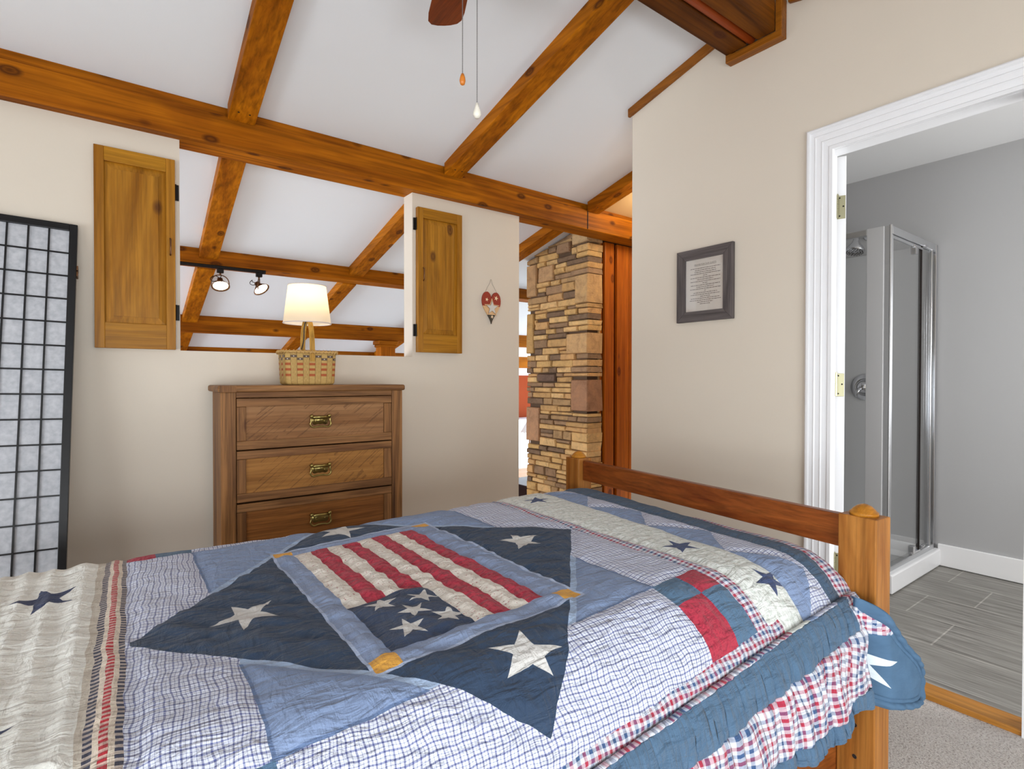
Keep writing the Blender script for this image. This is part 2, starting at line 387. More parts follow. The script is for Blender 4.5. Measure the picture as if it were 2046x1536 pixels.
# door casing, jamb, hinges and leaf
D = thing('door_1', 'white bathroom door standing open beyond its moulded white casing', 'door', (2.45, .73, FZ)); D['kind'] = 'structure'; del D['category']
y0, y1, zc = 1.117, .318, 1.044
prof = [(0, 0), (0, .02), (.006, .025), (.014, .025), (.018, .018), (.032, .017), (.036, .021), (.041, .017), (.058, .015), (.062, .019), (.067, .015), (.085, .012), (.090, .018), (.103, .018), (.103, 0)]
bm = bmesh.new()
sweep(bm, [((W, y0, FZ), (0, -1, 0), (-1, 0, 0)), ((W, y0, zc), (0, -1, -1), (-1, 0, 0)), ((W, y1, zc), (0, 1, -1), (-1, 0, 0)), ((W, y1, FZ), (0, 1, 0), (-1, 0, 0))], prof)
obj('door_casing', bm, M['white'], D)
bm = bmesh.new()
box(bm, W+.001, 2.489, 1.036, 1.0475, FZ, .955); box(bm, W+.001, 2.489, .388, .408, FZ, .955); box(bm, W+.001, 2.489, .388, 1.0475, .94, .957)
obj('door_jamb', bm, M['white'], D)
ang = math.radians(24.5); E1 = Vector((2.500, 1.043, 0)); Lm = Matrix.Translation(E1) @ Matrix.Rotation(ang, 4, 'Z')
leaf = obj('door_leaf', B(0, .57, -.036, 0, FZ+.012, .942, M=Lm), M['white'], D, .002)
for z in (.73, -.023, -.79):
    bm = bmesh.new()
    box(bm, -.0015, .001, -.034, .0, z-.052, z+.046, M=Lm)
    obj('hinge', bm, M['hinge'], D, .001)
    bm = bmesh.new()
    c = Lm @ Vector((-.010, -.003, 0))
    for k in range(5): lathe(bm, [(0, 0), (.0068, 0), (.0068, .0185), (0, .0185)], (c.x, c.y, z-.05+k*.0195), n=12)
    lathe(bm, [(0, 0), (.0045, 0), (.0045, .004), (0, .004)], (c.x, c.y, z+.0475), n=12)
    obj('hinge_pin', bm, M['hinge'], D)
    bm = bmesh.new()
    for dy, dz in ((-.012, .036), (-.026, 0), (-.012, -.04)):
        p = Lm @ Vector((-.002, dy, z+dz)); lathe(bm, [(.0035, 0), (.003, .001), (0, .001)], p, Lm.to_3x3() @ Vector((-1, 0, 0)), 10)
    obj('hinge_screws', bm, M['blackm'], D)

# trims where the door wall meets the ceiling
def rake(name, ya, yb):
    bm = bmesh.new(); t_ = .046
    prism(bm, [(ya, CZ(ya)), (yb, CZ(yb)), (yb, CZ(yb)-t_), (ya, CZ(ya)-t_)], lambda y, z: (W-.02, y, z), lambda y, z: (W, y, z))
    struct(name, bm, M['trimwood'], bevel=.003)
rake('trim_1', 2.105, 1.5); rake('trim_2', 1.2, -1.6)
bm = bmesh.new()
for a in ((1.455, 1.482, 1.52, 1.668), (1.214, 1.482, 1.49, 1.524), (1.214, 1.243, 1.52, 1.66)):
    box(bm, W-.045, W, *a)
struct('trim_3', bm, M['trimwood'], bevel=.003)

# ---------------------------------------------------------------- beams
def beam_x(label, x0, x1, y0, y1, z0, z1, ledge=True):
    t = thing('ceiling_beam', label, 'beam', ((x0+x1)/2, (y0+y1)/2, z0))
    if not ledge: z1 = CZ(y0)+.002
    obj('beam', B(x0, x1, y0, y1, z0, z1), M['beamX'], t, .005)
    if ledge:
        bm = bmesh.new(); prism(bm, [(y0+.022, z1-.005), (y1-.02, z1-.005), (y1-.02, CZ(y1-.02)+.002), (y0+.022, CZ(y0+.022)+.002)], lambda y, z: (x0, y, z), lambda y, z: (x1, y, z))
        obj('spacer_board', bm, M['beamX'], t, .002)
    return t
b1 = beam_x('long knotty amber beam running across the low wall under the rafters', -2.2, 4.3, 2.95, 3.12, 1.118, 1.265)
bm = bmesh.new(); box(bm, 2.905, 2.912, 2.947, 2.951, 1.12, 1.263); obj('joint_seam', bm, M['dark'], b1)
beam_x('amber beam of the great room carrying the black lighting track', -4, 7.6, 4.49, 4.68, .825, .905, False)
beam_x('amber beam behind the lampshade with a post beneath it', -4, 7.6, 5.87, 6.02, .43, .567, False)
beam_x('lowest thin amber beam just above the opening sill', -4, 7.6, 6.85, 7.0, .165, .325, False)
def rafter(label, xa, ya, xb, yb_, w_=.122, t_=.07, nails=True):
    cx = (xa+xb)/2; cy = (ya+yb_)/2
    t = thing('rafter', label, 'rafter', (cx, cy, CZ(cy)-t_))
    bm = bmesh.new()
    pts = [(xa, ya), (xa+w_, ya), (xb+w_, yb_), (xb, yb_)]
    lo = [bm.verts.new((x, y, CZ(y)-t_)) for x, y in pts]; hi = [bm.verts.new((x, y, CZ(y)+.004)) for x, y in pts]
    bm.faces.new(lo[::-1]); bm.faces.new(hi)
    for i in range(4): bm.faces.new((lo[i], lo[(i+1) % 4], hi[(i+1) % 4], hi[i]))
    obj('beam', bm, M['beamY'], t, .004)
    for fx in (.3, .7) if nails else ():
        bm = bmesh.new(); lathe(bm, [(.005, 0), (.004, -.0015), (0, -.0015)], (xb+w_*fx, yb_-.07, CZ(yb_-.07)-t_), n=8); obj('nail_head', bm, M['blackm'], t)
    return t
rafter('amber rafter over the room above the low wall opening, left of the fan', .452, 1.482, .484, 2.945)
rafter('long amber rafter over the room between fan chains and door wall', 1.682, 1.482, 1.678, 2.945)
rafter('short dark amber rafter end meeting the long beam beside the door wall', 2.93, 1.482, 2.90, 2.945)
for q, x0, dx in (('left end of the opening', .50, .05), ('lampshade', 1.648, 0), ('stone chimney', 2.83, -.02)):
    rafter('great room rafter just beyond the long beam, nearest the '+q, x0, 3.125, x0+dx, 4.5, nails=False)
    rafter('great room rafter between track beam and post beam, nearest the '+q, x0+dx+.01, 4.67, x0+dx+.03, 5.87, nails=False)
    rafter('lowest great room rafter beyond the post beam, nearest the '+q, x0+dx+.03, 6.02, x0+dx+.04, 6.85, nails=False)
# ridge beam
t = thing('ridge_beam', 'dark ridge beam with painted-in shade running to the top of the door wall', 'beam', (1.2, 1.36, 1.53))
bm = bmesh.new(); box(bm, -2.2, W-.044, 1.375, 1.478, 1.524, 1.69); obj('ridge_plank', bm, M['ridge'], t, .004)
bm = bmesh.new(); box(bm, -2.2, W-.044, 1.243, 1.325, 1.524, 1.69); obj('ridge_plank', bm, M['ridge'], t, .004)
bm = bmesh.new(); box(bm, -2.2, W-.044, 1.325, 1.375, 1.56, 1.69); obj('filler_strip', bm, M['ridge'], t)
bm = bmesh.new(); tube(bm, [(x, 1.352, 1.543) for x in (-2.2, W-.045)], .022, 14); obj('half_round', bm, M['redstrip'], t, smooth=True)
# post under the third beam
t = thing('wooden_post', 'square amber post with a flared capital just above the sill', 'post', (2.61, 5.95, -2.45))
obj('post', B(2.525, 2.70, 5.87, 6.02, -2.45, .36), M['beamZ'], t, .004)
bm = bmesh.new(); box(bm, 2.495, 2.73, 5.85, 6.04, .385, .429); box(bm, 2.51, 2.715, 5.86, 6.03, .355, .385); obj('capital', bm, M['beamX'], t, .008)

# cedar boards beside the chimney
t = thing('cedar_board_panel', 'red cedar vertical boards between stone chimney and door wall', 'wall panel', (3.7, 3.14, FZ))
xs = [3.262, 3.285, 3.395, 3.43, 3.58, 3.76, 3.94, 4.29]
for a, b in zip(xs, xs[1:]):
    d = .03 if b-a < .05 else 0
    bm = B(a+.0015, b-.0015, 3.13+d, 3.16+d, FZ, 1.117); obj('board', bm, M['cedar'], t, .004)
# ---------------------------------------------------------------- stone chimney
def chimney():
    t = thing('stone_chimney', 'ledge stone chimney seen through the gap beside the low wall', 'chimney', (3.4, 3.55, -2.45))
    bm = bmesh.new()
    XF, YN, YF = 3.12, 3.149, 3.93
    prism(bm, [(YN+.03, -2.45), (YF-.02, -2.45), (YF-.02, CZ(YF-.02)-.01), (YN+.03, CZ(YN+.03)-.01)], lambda y, z: (XF+.012, y, z), lambda y, z: (XF+.6, y, z))
    lay = None
    obj('mortar_core', bm, flat('stone mortar', (92, 70, 50), .9), t)
    bm = bmesh.new(); L = bm.verts.layers.float_color.new('tint')
    pal = [(216, 178, 122), (206, 166, 108), (194, 154, 102), (176, 142, 100), (152, 122, 92), (128, 104, 82), (222, 182, 126), (202, 158, 106), (164, 132, 100), (210, 170, 114)]
    rnd = random.Random(11)
    def stone(y0, y1, z0, z1, tint=None, prot=None, corner=False):
        p = rnd.uniform(0, .022) if prot is None else prot
        g = .0015
        c = srgb(*(tint or rnd.choice(pal)))
        x1 = XF+.06
        poly = [(y0+g+rnd.uniform(0, .004), z0+g+rnd.uniform(-.002, .005)), (y1-g-rnd.uniform(0, .004), z0+g+rnd.uniform(-.002, .005)),
                (y1-g-rnd.uniform(0, .006), z1-g-rnd.uniform(-.003, .003)), (y0+g+rnd.uniform(0, .006), z1-g-rnd.uniform(-.003, .003))]
        poly = [(y, min(z, CZ(y)-.005)) for y, z in poly]
        if corner: poly[0] = (YN-p*.4, poly[0][1]); poly[3] = (YN-p*.4, poly[3][1])
        n0 = len(bm.verts)
        back = [bm.verts.new((x1 if not corner else x1+.085+rnd.uniform(-.01, .01), y, z)) for y, z in poly]
        mid = [bm.verts.new((XF-p+.006+rnd.uniform(0, .004), y, z)) for y, z in poly]
        cy = sum(q[0] for q in poly)/4; cz = sum(q[1] for q in poly)/4; k = .006
        fr = [bm.verts.new((XF-p-rnd.uniform(0, .006), y+(k if y < cy else -k), z+(k if z < cz else -k))) for y, z in poly]
        bm.faces.new(fr)
        for i in range(4):
            j = (i+1) % 4
            bm.faces.new((back[i], back[j], mid[j], mid[i])); bm.faces.new((mid[i], mid[j], fr[j], fr[i]))
        bm.verts.ensure_lookup_table()
        for v in back+mid+fr: v[L] = c
    big = [(YN, 3.291, .61, .844, (196, 158, 110)), (YN, 3.392, .205, .37, (200, 160, 112)), (YN, 3.336, -.266, -.01, (164, 122, 92)),
           (3.79, YF, .735, 1.02, (184, 146, 104)), (3.83, YF, .225, .587, (186, 148, 94)), (3.745, YF, -.563, -.259, (180, 138, 104)),
           (3.56, 3.76, .845, .985, (190, 152, 110)), (YN, 3.33, 1.10, 1.20, (196, 164, 122)), (3.35, 3.52, 1.055, 1.14, (158, 126, 96)),
           (3.62, 3.80, .425, .50, (200, 158, 106)), (3.53, 3.78, -.03, .04, (112, 90, 76))]
    for y0_, y1_, z0_, z1_, c in big: stone(y0_, y1_, z0_, z1_, c, .022, y0_ == YN)
    z = -2.4; rowi = 0
    while z < 1.22:
        h = rnd.choice((.032, .042, .05, .06, .075, .045))
        free = [(YN, YF)]
        for y0_, y1_, z0_, z1_, c in big:
            if z < z1_-.008 and z+h > z0_+.008:
                nf = []
                for a, b in free:
                    if y1_ <= a or y0_ >= b: nf.append((a, b)); continue
                    if y0_ > a: nf.append((a, y0_))
                    if y1_ < b: nf.append((y1_, b))
                free = nf
        for a, b in free:
            y = a
            while y < b-.012:
                ln = rnd.uniform(.09, .27)*(1.2 if h < .045 else 1)
                e = min(b, y+ln)
                if b-e < .06: e = b
                zz1 = z+h
                if CZ((y+e)/2)-z > .012:
                    if h > .055 and rnd.random() < .3 and e-y < .2:
                        mz = z+h*rnd.uniform(.4, .6); stone(y, e, z, mz, corner=(y == YN)); stone(y, e, mz, zz1, corner=(y == YN))
                    else: stone(y, e, z, zz1, corner=(y == YN))
                y = e
        z += h; rowi += 1
    # small stones tucked along the near side behind the corners
    z = -2.4
    while z < 1.1:
        h = rnd.uniform(.04, .09)
        x0 = XF+.13; c = srgb(*rnd.choice(pal)); v = box(bm, x0, 3.262, YN+.004+rnd.uniform(0, .015), YN+.06, z+.003, z+h-.003)
        for q in v: q.co += Vector((0, rnd.uniform(-.003, .003), rnd.uniform(-.002, .002))); q[L] = c
        z += h
    o = obj('ledge_stones', bm, M['stone'], t, .0055)
chimney()

# ---------------------------------------------------------------- things glimpsed in the great room
FY = 7.9
t = thing('cupboard', 'white panelled cupboard against the orange wall, seen past the chimney', 'cupboard', (6.15, FY-.02, -2.45))
bm = bmesh.new(); box(bm, 5.7, 6.7, FY-.3, FY+.08, -2.45, -.72); obj('cupboard_body', bm, flat('pale blue white paint', (222, 230, 240), .4), t, .01)
obj('cupboard_door', B(5.78, 6.6, FY-.315, FY-.3, -1.4, -.8), flat('white cupboard door', (232, 236, 242), .4), t, .01)
t = thing('side_table', 'low wooden table with a peach top beyond the chimney gap', 'table', (5.6, 6.95, -2.45))
bm = bmesh.new(); box(bm, 5.1, 6.05, 6.6, 7.3, -1.56, -1.52); obj('table_top', bm, wood('peach birch', (232, 186, 142), (214, 160, 112), 'X', 1, 0, .4), t, .005)
for x in (5.15, 5.98):
    for y in (6.65, 7.22): obj('leg', B(x, x+.05, y, y+.05, -2.45, -1.56), M['beamZ'], t)
t = thing('stove', 'dark stove with a chrome rail low in the gap by the chimney', 'stove', (4.75, 5.95, -2.45))
obj('stove_body', B(4.45, 5.1, 5.6, 6.2, -2.45, -1.42), flat('black enamel', (34, 32, 32), .3), t, .01)
bm = bmesh.new(); tube(bm, [(4.46, 5.56, -1.47), (5.08, 5.56, -1.47)], .012, 8); obj('rail', bm, M['chrome'], t, smooth=True)
t = thing('floor_lamp', 'small white scalloped lampshade glimpsed in front of the orange wall', 'lamp', (5.83, 7.3, -2.45))
bm = bmesh.new(); n = 20
r0 = [bm.verts.new((5.83+.05*math.cos(2*PI*k/n), 7.3+.05*math.sin(2*PI*k/n), -.74)) for k in range(n)]
r1 = [bm.verts.new((5.83+(.15+.012*(k % 2))*math.cos(2*PI*k/n), 7.3+(.15+.012*(k % 2))*math.sin(2*PI*k/n), -.91-.02*(k % 2))) for k in range(n)]
for k in range(n): bm.faces.new((r0[k], r0[(k+1) % n], r1[(k+1) % n], r1[k]))
obj('lamp_shade', bm, flat('white shade cloth', (245, 244, 240), .7), t)
bm = bmesh.new(); tube(bm, [(5.83, 7.3, -2.45), (5.83, 7.3, -.74)], .012, 8); lathe(bm, [(0, 0), (.13, 0), (.13, .015), (0, .03)], (5.83, 7.3, -2.45)); obj('lamp_stem', bm, M['bronze'], t)

# ---------------------------------------------------------------- shoji screen leaning on the low wall
def screen():
    top, bot = 1.817, 0.0                                   # panel height
    P0 = Vector((-.132, 2.60, FZ)); P1 = Vector((-.086, 2.962, .647))     # right edge, floor and top
    up = (P1-P0).normalized(); ln = (P1-P0).length; lf = Vector((-1, 0, 0)); lf = (lf-up*lf.dot(up)).normalized(); nr = lf.cross(up)
    if nr.y > 0: nr = -nr
    Ms = Matrix(((-lf.x, -nr.x, up.x, P0.x), (-lf.y, -nr.y, up.y, P0.y), (-lf.z, -nr.z, up.z, P0.z), (0, 0, 0, 1)))   # local x right, y back, z up
    t = thing('folding_screen', 'black framed rice paper folding screen leaning against the low wall', 'folding screen', P0)
    WD, fw, th = .441, .027, .016
    for k in range(3):
        o = k*.0175
        bm = bmesh.new()
        box(bm, -fw, 0, o, o+th, 0, ln, M=Ms); box(bm, -WD, -WD+fw, o, o+th, 0, ln, M=Ms)
        box(bm, -WD+fw, -fw, o, o+th, ln-.03, ln, M=Ms); box(bm, -WD+fw, -fw, o, o+th, .10, .13, M=Ms)
        obj('panel_frame', bm, M['blackw'], t, .0015)
        if k == 0:
            bm = bmesh.new(); cw = (WD-2*fw)/6
            for i in range(1, 6): box(bm, -fw-cw*i-.003, -fw-cw*i+.003, o+.002, o+.008, .13, ln-.03, M=Ms)
            nrow = 17; rh = (ln-.16)/nrow
            for j in range(1, nrow): box(bm, -WD+fw, -fw, o+.0035, o+.0075, .13+rh*j-.003, .13+rh*j+.003, M=Ms)
            obj('lattice', bm, M['blackw'], t)
        if k < 2: obj('paper', B(-WD+fw, -fw, o+.009, o+.011, .13, ln-.03, M=Ms), M['rice'], t)
    bm = bmesh.new()
    for z in (1.63, 1.655): box(bm, .0, .006, .004, .05, z, z+.018, M=Ms)
    obj('hinge', bm, M['bronze'], t, .001)
screen()

# ---------------------------------------------------------------- shutters
def shutter(label, x0, x1, z0, z1, hx, hs, handle_x, hz):
    yb_, yf = 2.999, 2.968
    t = thing('window_shutter', label, 'shutter', ((x0+x1)/2, 2.985, z0))
    fw = .036; px0, px1 = x0+fw, x1-fw; pz0, pz1 = z0+.112, z1-.062
    for a in (x0, x1-fw): obj('stile', B(a, a+fw, yf, yb_, z0, z1), M['shutter'], t, .002)
    obj('rail', B(px0, px1, yf+.0005, yb_, z1-.062, z1), M['shutterH'], t, .0015)
    obj('rail', B(px0, px1, yf+.0005, yb_, z0, z0+.112), M['shutterH'], t, .0015)
    bm = bmesh.new(); c = .03; d0, d1 = yf+.014, yf+.003
    o_ = [(px0, pz0), (px1, pz0), (px1, pz1), (px0, pz1)]; i_ = [(px0+c, pz0+c), (px1-c, pz0+c), (px1-c, pz1-c), (px0+c, pz1-c)]
    ov = [bm.verts.new((x, d0, z)) for x, z in o_]; iv = [bm.verts.new((x, d1+.004, z)) for x, z in i_]; jv = [bm.verts.new((x, d1, z)) for x, z in i_]; bv = [bm.verts.new((x, yb_-.003, z)) for x, z in o_]
    for k in range(4):
        l = (k+1) % 4
        bm.faces.new((ov[k], ov[l], iv[l], iv[k])); bm.faces.new((iv[k], iv[l], jv[l], jv[k])); bm.faces.new((bv[k], bv[l], ov[l], ov[k]))
    bm.faces.new(jv); bm.faces.new(bv)
    obj('raised_panel', bm, M['shutter'], t)
    for z in hz:
        bm = bmesh.new(); a, b = sorted((hx, hx+hs*.017)); box(bm, a, b, 2.990, 2.9995, z-.036, z+.036); tube(bm, [(hx+hs*.003, 2.985, z-.036), (hx+hs*.003, 2.985, z+.036)], .004, 8)
        obj('hinge', bm, M['blackm'], t)
    bm = bmesh.new(); zc = (z0+z1)/2+.035
    tube(bm, [(handle_x, yf, zc-.038), (handle_x, yf-.012, zc-.032), (handle_x, yf-.014, zc), (handle_x, yf-.012, zc+.032), (handle_x, yf, zc+.038)], .0035, 8)
    obj('handle', bm, M['bronze'], t, smooth=True)
shutter('honey pine shutter open beside the left end of the wall opening', -.032, .268, .131, 1.008, .268, 1, .248, (.865, .305))
shutter('honey pine shutter open beside the right end of the wall opening', 1.512, 1.822, .157, 1.030, 1.512, -1, 1.548, (.93, .29))

# ---------------------------------------------------------------- chest of drawers
def dresser():
    X0, X1, Y0, Y1 = .411, 1.282, 2.70, 2.982
    t = thing('chest_of_drawers', 'rustic brown oak chest of drawers against the low wall', 'chest of drawers', ((X0+X1)/2, 2.84, FZ))
    obj('top', B(X0-.012, X1+.012, Y0-.012, Y1, -.064, -.034), M['dresserH'], t, .009, seg=3)
    bm = bmesh.new(); box(bm, X0-.004, X0+.062, Y0-.0135, Y0-.0115, -.0635, -.0345)
    obj('corner_block', bm, M['dresser'], t)
    for a, b in ((X0, X0+.062), (X1-.060, X1)):
        obj('post', B(a, b, Y0, Y0+.05, FZ, -.064), M['dresser'], t, .003)
    obj('side_panel', B(X0+.006, X0+.024, Y0+.05, Y1-.02, FZ+.08, -.064), M['dresser'], t, .002)
    obj('side_panel', B(X1-.024, X1-.006, Y0+.05, Y1-.02, FZ+.08, -.064), M['dresser'], t, .002)
    obj('back', B(X0+.012, X1-.012, Y1-.02, Y1-.006, FZ+.05, -.064), M['dark'], t)
    obj('top_rail', B(X0+.062, X1-.060, Y0+.004, Y0+.03, -.090, -.064), M['dresserH'], t, .002)
    a, b = X0+.0645, X1-.0625
    tops = [-.093, -.331, -.571, -.812]; mats = ['panel', 'panel2', 'panel3', 'panel']
    for z1, mt in zip(tops, mats):
        z0 = z1-.232
        pz1, pz0 = z1-.037, z0+.039; pa, pb = a+.038, b-.042
        d = obj('drawer', B(a, b, Y0+.014, Y1-.04, z0, z1), M['dresserH'], t)
        obj('drawer_rail', B(a, b, Y0-.002, Y0+.02, pz1, z1), M['dresserH'], d, .002)
        obj('drawer_rail', B(a, b, Y0-.002, Y0+.02, z0, pz0), M['dresserH'], d, .002)
        obj('drawer_stile', B(a, pa, Y0-.001, Y0+.02, pz0+.001, pz1-.001), M['dresser'], d, .002)
        obj('drawer_stile', B(pb, b, Y0-.001, Y0+.02, pz0+.001, pz1-.001), M['dresser'], d, .002)
        obj('drawer_panel', B(pa+.001, pb-.001, Y0+.005, Y0+.015, pz0, pz1), M[mt], d)
        hx, hz = .846, (pz0+pz1)/2+.002
        bm = bmesh.new(); y = Y0+.005
        # back plate with a wavy lower edge
        pl = [(-.038, .018), (.038, .018), (.040, .0), (.036, -.016), (.026, -.022), (.012, -.018), (0, -.020), (-.012, -.018), (-.026, -.022), (-.036, -.016), (-.040, 0)]
        prism(bm, pl, lambda x_, z_: (hx+x_, y-.0025, hz+z_), lambda x_, z_: (hx+x_, y, hz+z_))
        for sx in (-.022, .022): lathe(bm, [(.004, 0), (.003, .0015), (0, .0015)], (hx+sx, y-.0025, hz-.004), (0, -1, 0), 10)
        tube(bm, [(hx-.036, y-.011, hz+.016), (hx+.036, y-.011, hz+.016)], .0075, 10)
        for sx in (-.043, .043): lathe(bm, [(0, -.010), (.007, -.008), (.0095, 0), (.007, .008), (0, .010)], (hx+sx, y-.011, hz+.021), (0, -1, 0), 12)
        hp = [(-.046, .012), (-.046, -.004), (-.050, -.016), (-.044, -.028), (-.032, -.033), (-.018, -.030), (0, -.029), (.018, -.030), (.032, -.033), (.044, -.028), (.050, -.016), (.046, -.004), (.046, .012)]
        tube(bm, crv([(hx+x_, y-.012, hz+z_) for x_, z_ in hp], 3), .0042, 8)
        obj('handle', bm, M['brass'], d, smooth=True)
    obj('plinth', B(X0+.062, X1-.060, Y0+.01, Y0+.03, FZ+.04, -1.046), M['dresserH'], t, .002)
dresser()

# ---------------------------------------------------------------- basket lamp
def basketmat():
    t = NT('woven splint', .6, 0, .3); uv = t.tc('UV'); s = t.n('ShaderNodeSeparateXYZ'); t.t.links.new(uv, s.inputs[0]); u, v = X(t, s.outputs[0]), X(t, s.outputs[1])
    col = (u*26).op('FLOOR'); par = (col*.5).frac() > .25                 # over / under staves
    fu = (u*26).frac()
    g = t.noise(t.mapping(uv, (40, 260, 1)), 1, 3); base = t.ramp(g, [(.3, srgb(172, 136, 74)), (.7, srgb(206, 172, 106))])
    st = t.noise(t.mapping(uv, (260, 12, 1)), 1, 3); stave = t.ramp(st, [(.3, srgb(168, 132, 72)), (.7, srgb(198, 164, 100))])
    c = t.mix(stave, base, par)
    for z in (.29, .455, .615): c = t.mix(c, srgb(172, 88, 48), ((v-z).abs() < .036)*par)
    c = t.mix(c, srgb(104, 84, 66), ((v-.765).abs() < .036)*par); c = t.mix(c, srgb(100, 80, 64), ((v-.845).abs() < .036)*par.inv())
    du = (fu-.5).abs()*.031
    for z, p_ in ((.765, par), (.845, par.inv())):
        dd = ((fu-.5)*.031)*((fu-.5)*.031)+((v-z)*.155)*((v-z)*.155); c = t.mix(c, srgb(225, 215, 205), (dd < .0000065)*p_)
    edge = (fu < .04).mx(fu > .96); c = t.mul(c, (.55, .5, .45, 1), edge)
    t.color(c); t.bump(g*.3+par*(du.inv())*.6, .4, .003)
    return t.m
def basket_lamp():
    cx, cy, z0, z1 = .821, 2.822, -.034, .132
    t = thing('basket_lamp', 'lit table lamp in a woven splint basket on the chest of drawers', 'lamp', (cx, cy, z0))
    bm = bmesh.new(); uvl = bm.loops.layers.uv.new('UVMap')
    nu, nv = 208, 28; rings = []; cfs = []
    for j in range(nv+1):
        v = j/nv; hx = .121+.007*v; hy = .077+.007*v; rr = .022
        if v < .08: k = .93+.07*(v/.08)**.5; hx *= k; hy *= k
        if v > .9: hx += .002
        ring = []; e = .36; fine = []
        for q in range(720):
            a = 2*PI*q/720; ca, sa = math.cos(a), math.sin(a)
            fine.append((hx*math.copysign(abs(ca)**e, ca), hy*math.copysign(abs(sa)**e, sa)))
        acc = [0]
        for a_, b_ in zip(fine, fine[1:]+fine[:1]): acc.append(acc[-1]+math.hypot(a_[0]-b_[0], a_[1]-b_[1]))
        q = 0
        for i in range(nu):
            s_ = acc[-1]*i/nu
            while acc[q+1] < s_: q += 1
            f_ = (s_-acc[q])/max(1e-9, acc[q+1]-acc[q]); p_, r_ = fine[q], fine[(q+1) % 720]
            x = p_[0]+(r_[0]-p_[0])*f_; y = p_[1]+(r_[1]-p_[1])*f_; ln_ = math.hypot(x, y)
            d = .0013*(1 if int(i*26/nu) % 2 else -1)*math.sin(v*PI*13)*abs(math.sin(PI*(i*26/nu % 1)))
            ring.append(bm.verts.new((cx+x+d*x/ln_, cy+y+d*y/ln_, z0+.001+v*(z1-z0-.001))))
        rings.append(ring)
    for j in range(nv):
        for i in range(nu):
            f = bm.faces.new((rings[j][i], rings[j][(i+1) % nu], rings[j+1][(i+1) % nu], rings[j+1][i]))
            for l, (a, b) in zip(f.loops, ((i, j), (i+1, j), (i+1, j+1), (i, j+1))): l[uvl].uv = (a/nu, b/nv)
    bm.faces.new(rings[0][::-1])
    obj('basket', bm, basketmat(), t, smooth=True).modifiers.new('solid', 'SOLIDIFY').thickness = .003
    bm = bmesh.new(); pts = []; fine = []
    for i in range(720):
        a = 2*PI*i/720; ca, sa = math.cos(a), math.sin(a)
        fine.append((cx+.129*math.copysign(abs(ca)**.36, ca), cy+.085*math.copysign(abs(sa)**.36, sa), z1-.004))
    acc = [0]
    for a_, b_ in zip(fine, fine[1:]+fine[:1]): acc.append(acc[-1]+math.hypot(a_[0]-b_[0], a_[1]-b_[1]))
    q = 0
    for i in range(120):
        while acc[q+1] < acc[-1]*i/120: q += 1
        f_ = (acc[-1]*i/120-acc[q])/max(1e-9, acc[q+1]-acc[q]); pts.append(tuple(Vector(fine[q]).lerp(Vector(fine[(q+1) % 720]), f_)))
    tube(bm, pts, .006, 8, True)
    n = 46
    for k in range(n):      # lashing around the rim
        i = k*120/n; p = Vector(pts[int(i)]); q = Vector(pts[int(i+1.6) % 120]); nrm = (p-Vector((cx, cy, p.z))).normalized()
        tube(bm, [p-Vector((0, 0, .009))+nrm*.004, (p+q)/2+nrm*.0085, q+Vector((0, 0, .009))+nrm*.003], .0028, 6)
    obj('rim', bm, flat('rim splint', (196, 156, 92), .6), t, smooth=True)
    # arched strap handle, running front to back
    bm = bmesh.new(); pr = []
    hz = .30
    for i in range(25):
        a = PI*i/24; pr.append((cy-.0825*math.cos(a), (z1-.03)+(hz-z1+.03)*math.sin(a)**.75 if 0 < i < 24 else z1-.05))
    for i in range(24):
        (ya, za), (yb_, zb) = pr[i], pr[i+1]
        d = Vector((0, yb_-ya, zb-za)).normalized(); nn = Vector((0, -d.z, d.y))*.0025
        vs_ = []
        for x in (cx-.012, cx+.012):
            for (yy, zz) in ((ya, za), (yb_, zb)):
                for s_ in (1, -1): vs_.append(bm.verts.new(Vector((x, yy, zz))+nn*s_))
        A = vs_
        for f in ((0, 2, 6, 4), (1, 5, 7, 3), (0, 1, 3, 2), (4, 6, 7, 5)): bm.faces.new([A[q] for q in f])
    bmesh.ops.remove_doubles(bm, verts=bm.verts, dist=.0008)
    obj('handle', bm, wood('hickory strap', (206, 160, 78), (180, 132, 54), 'Z', 2, 0, .45), t)
    bm = bmesh.new(); tube(bm, [(cx, cy, .298), (cx, cy, .36)], .011, 12); lathe(bm, [(0, 0), (.017, 0), (.017, .03), (0, .03)], (cx, cy, .335)); obj('socket', bm, M['brass'], t, smooth=False)
    bm = bmesh.new(); tube(bm, crv([(cx, cy+.004, .30), (cx-.006, cy+.03, .26), (cx-.004, cy+.05, .19), (cx-.02, cy+.055, .12)]), .0025, 6); obj('cord', bm, M['blackm'], t)
    bz = .385; blb = bmesh.new(); bmesh.ops.create_uvsphere(blb, u_segments=16, v_segments=10, radius=.028, matrix=Matrix.Translation((cx, cy, bz)))
    tb = NT('lit bulb'); tb.b.inputs['Emission Color'].default_value = (1, .80, .52, 1); tb.b.inputs['Emission Strength'].default_value = 10
    obj('bulb', blb, tb.m, t, smooth=True)
    ts = NT('lampshade linen', .8, 0, .1)
    tr = ts.n('ShaderNodeBsdfTranslucent'); tr.inputs[0].default_value = srgb(250, 240, 218); df = ts.n('ShaderNodeBsdfDiffuse'); df.inputs[0].default_value = srgb(236, 228, 214)
    mx = ts.n('ShaderNodeMixShader'); mx.inputs[0].default_value = .55
    ts.t.links.new(df.outputs[0], mx.inputs[1]); ts.t.links.new(tr.outputs[0], mx.inputs[2]); ts.t.links.new(mx.outputs[0], ts.t.nodes['Material Output'].inputs[0])
    zb, zt_, rb, rt = .275, .463, .114, .090
    bm = bmesh.new(); lathe(bm, [(rb, zb), (rt, zt_)], (cx, cy, 0), n=64)
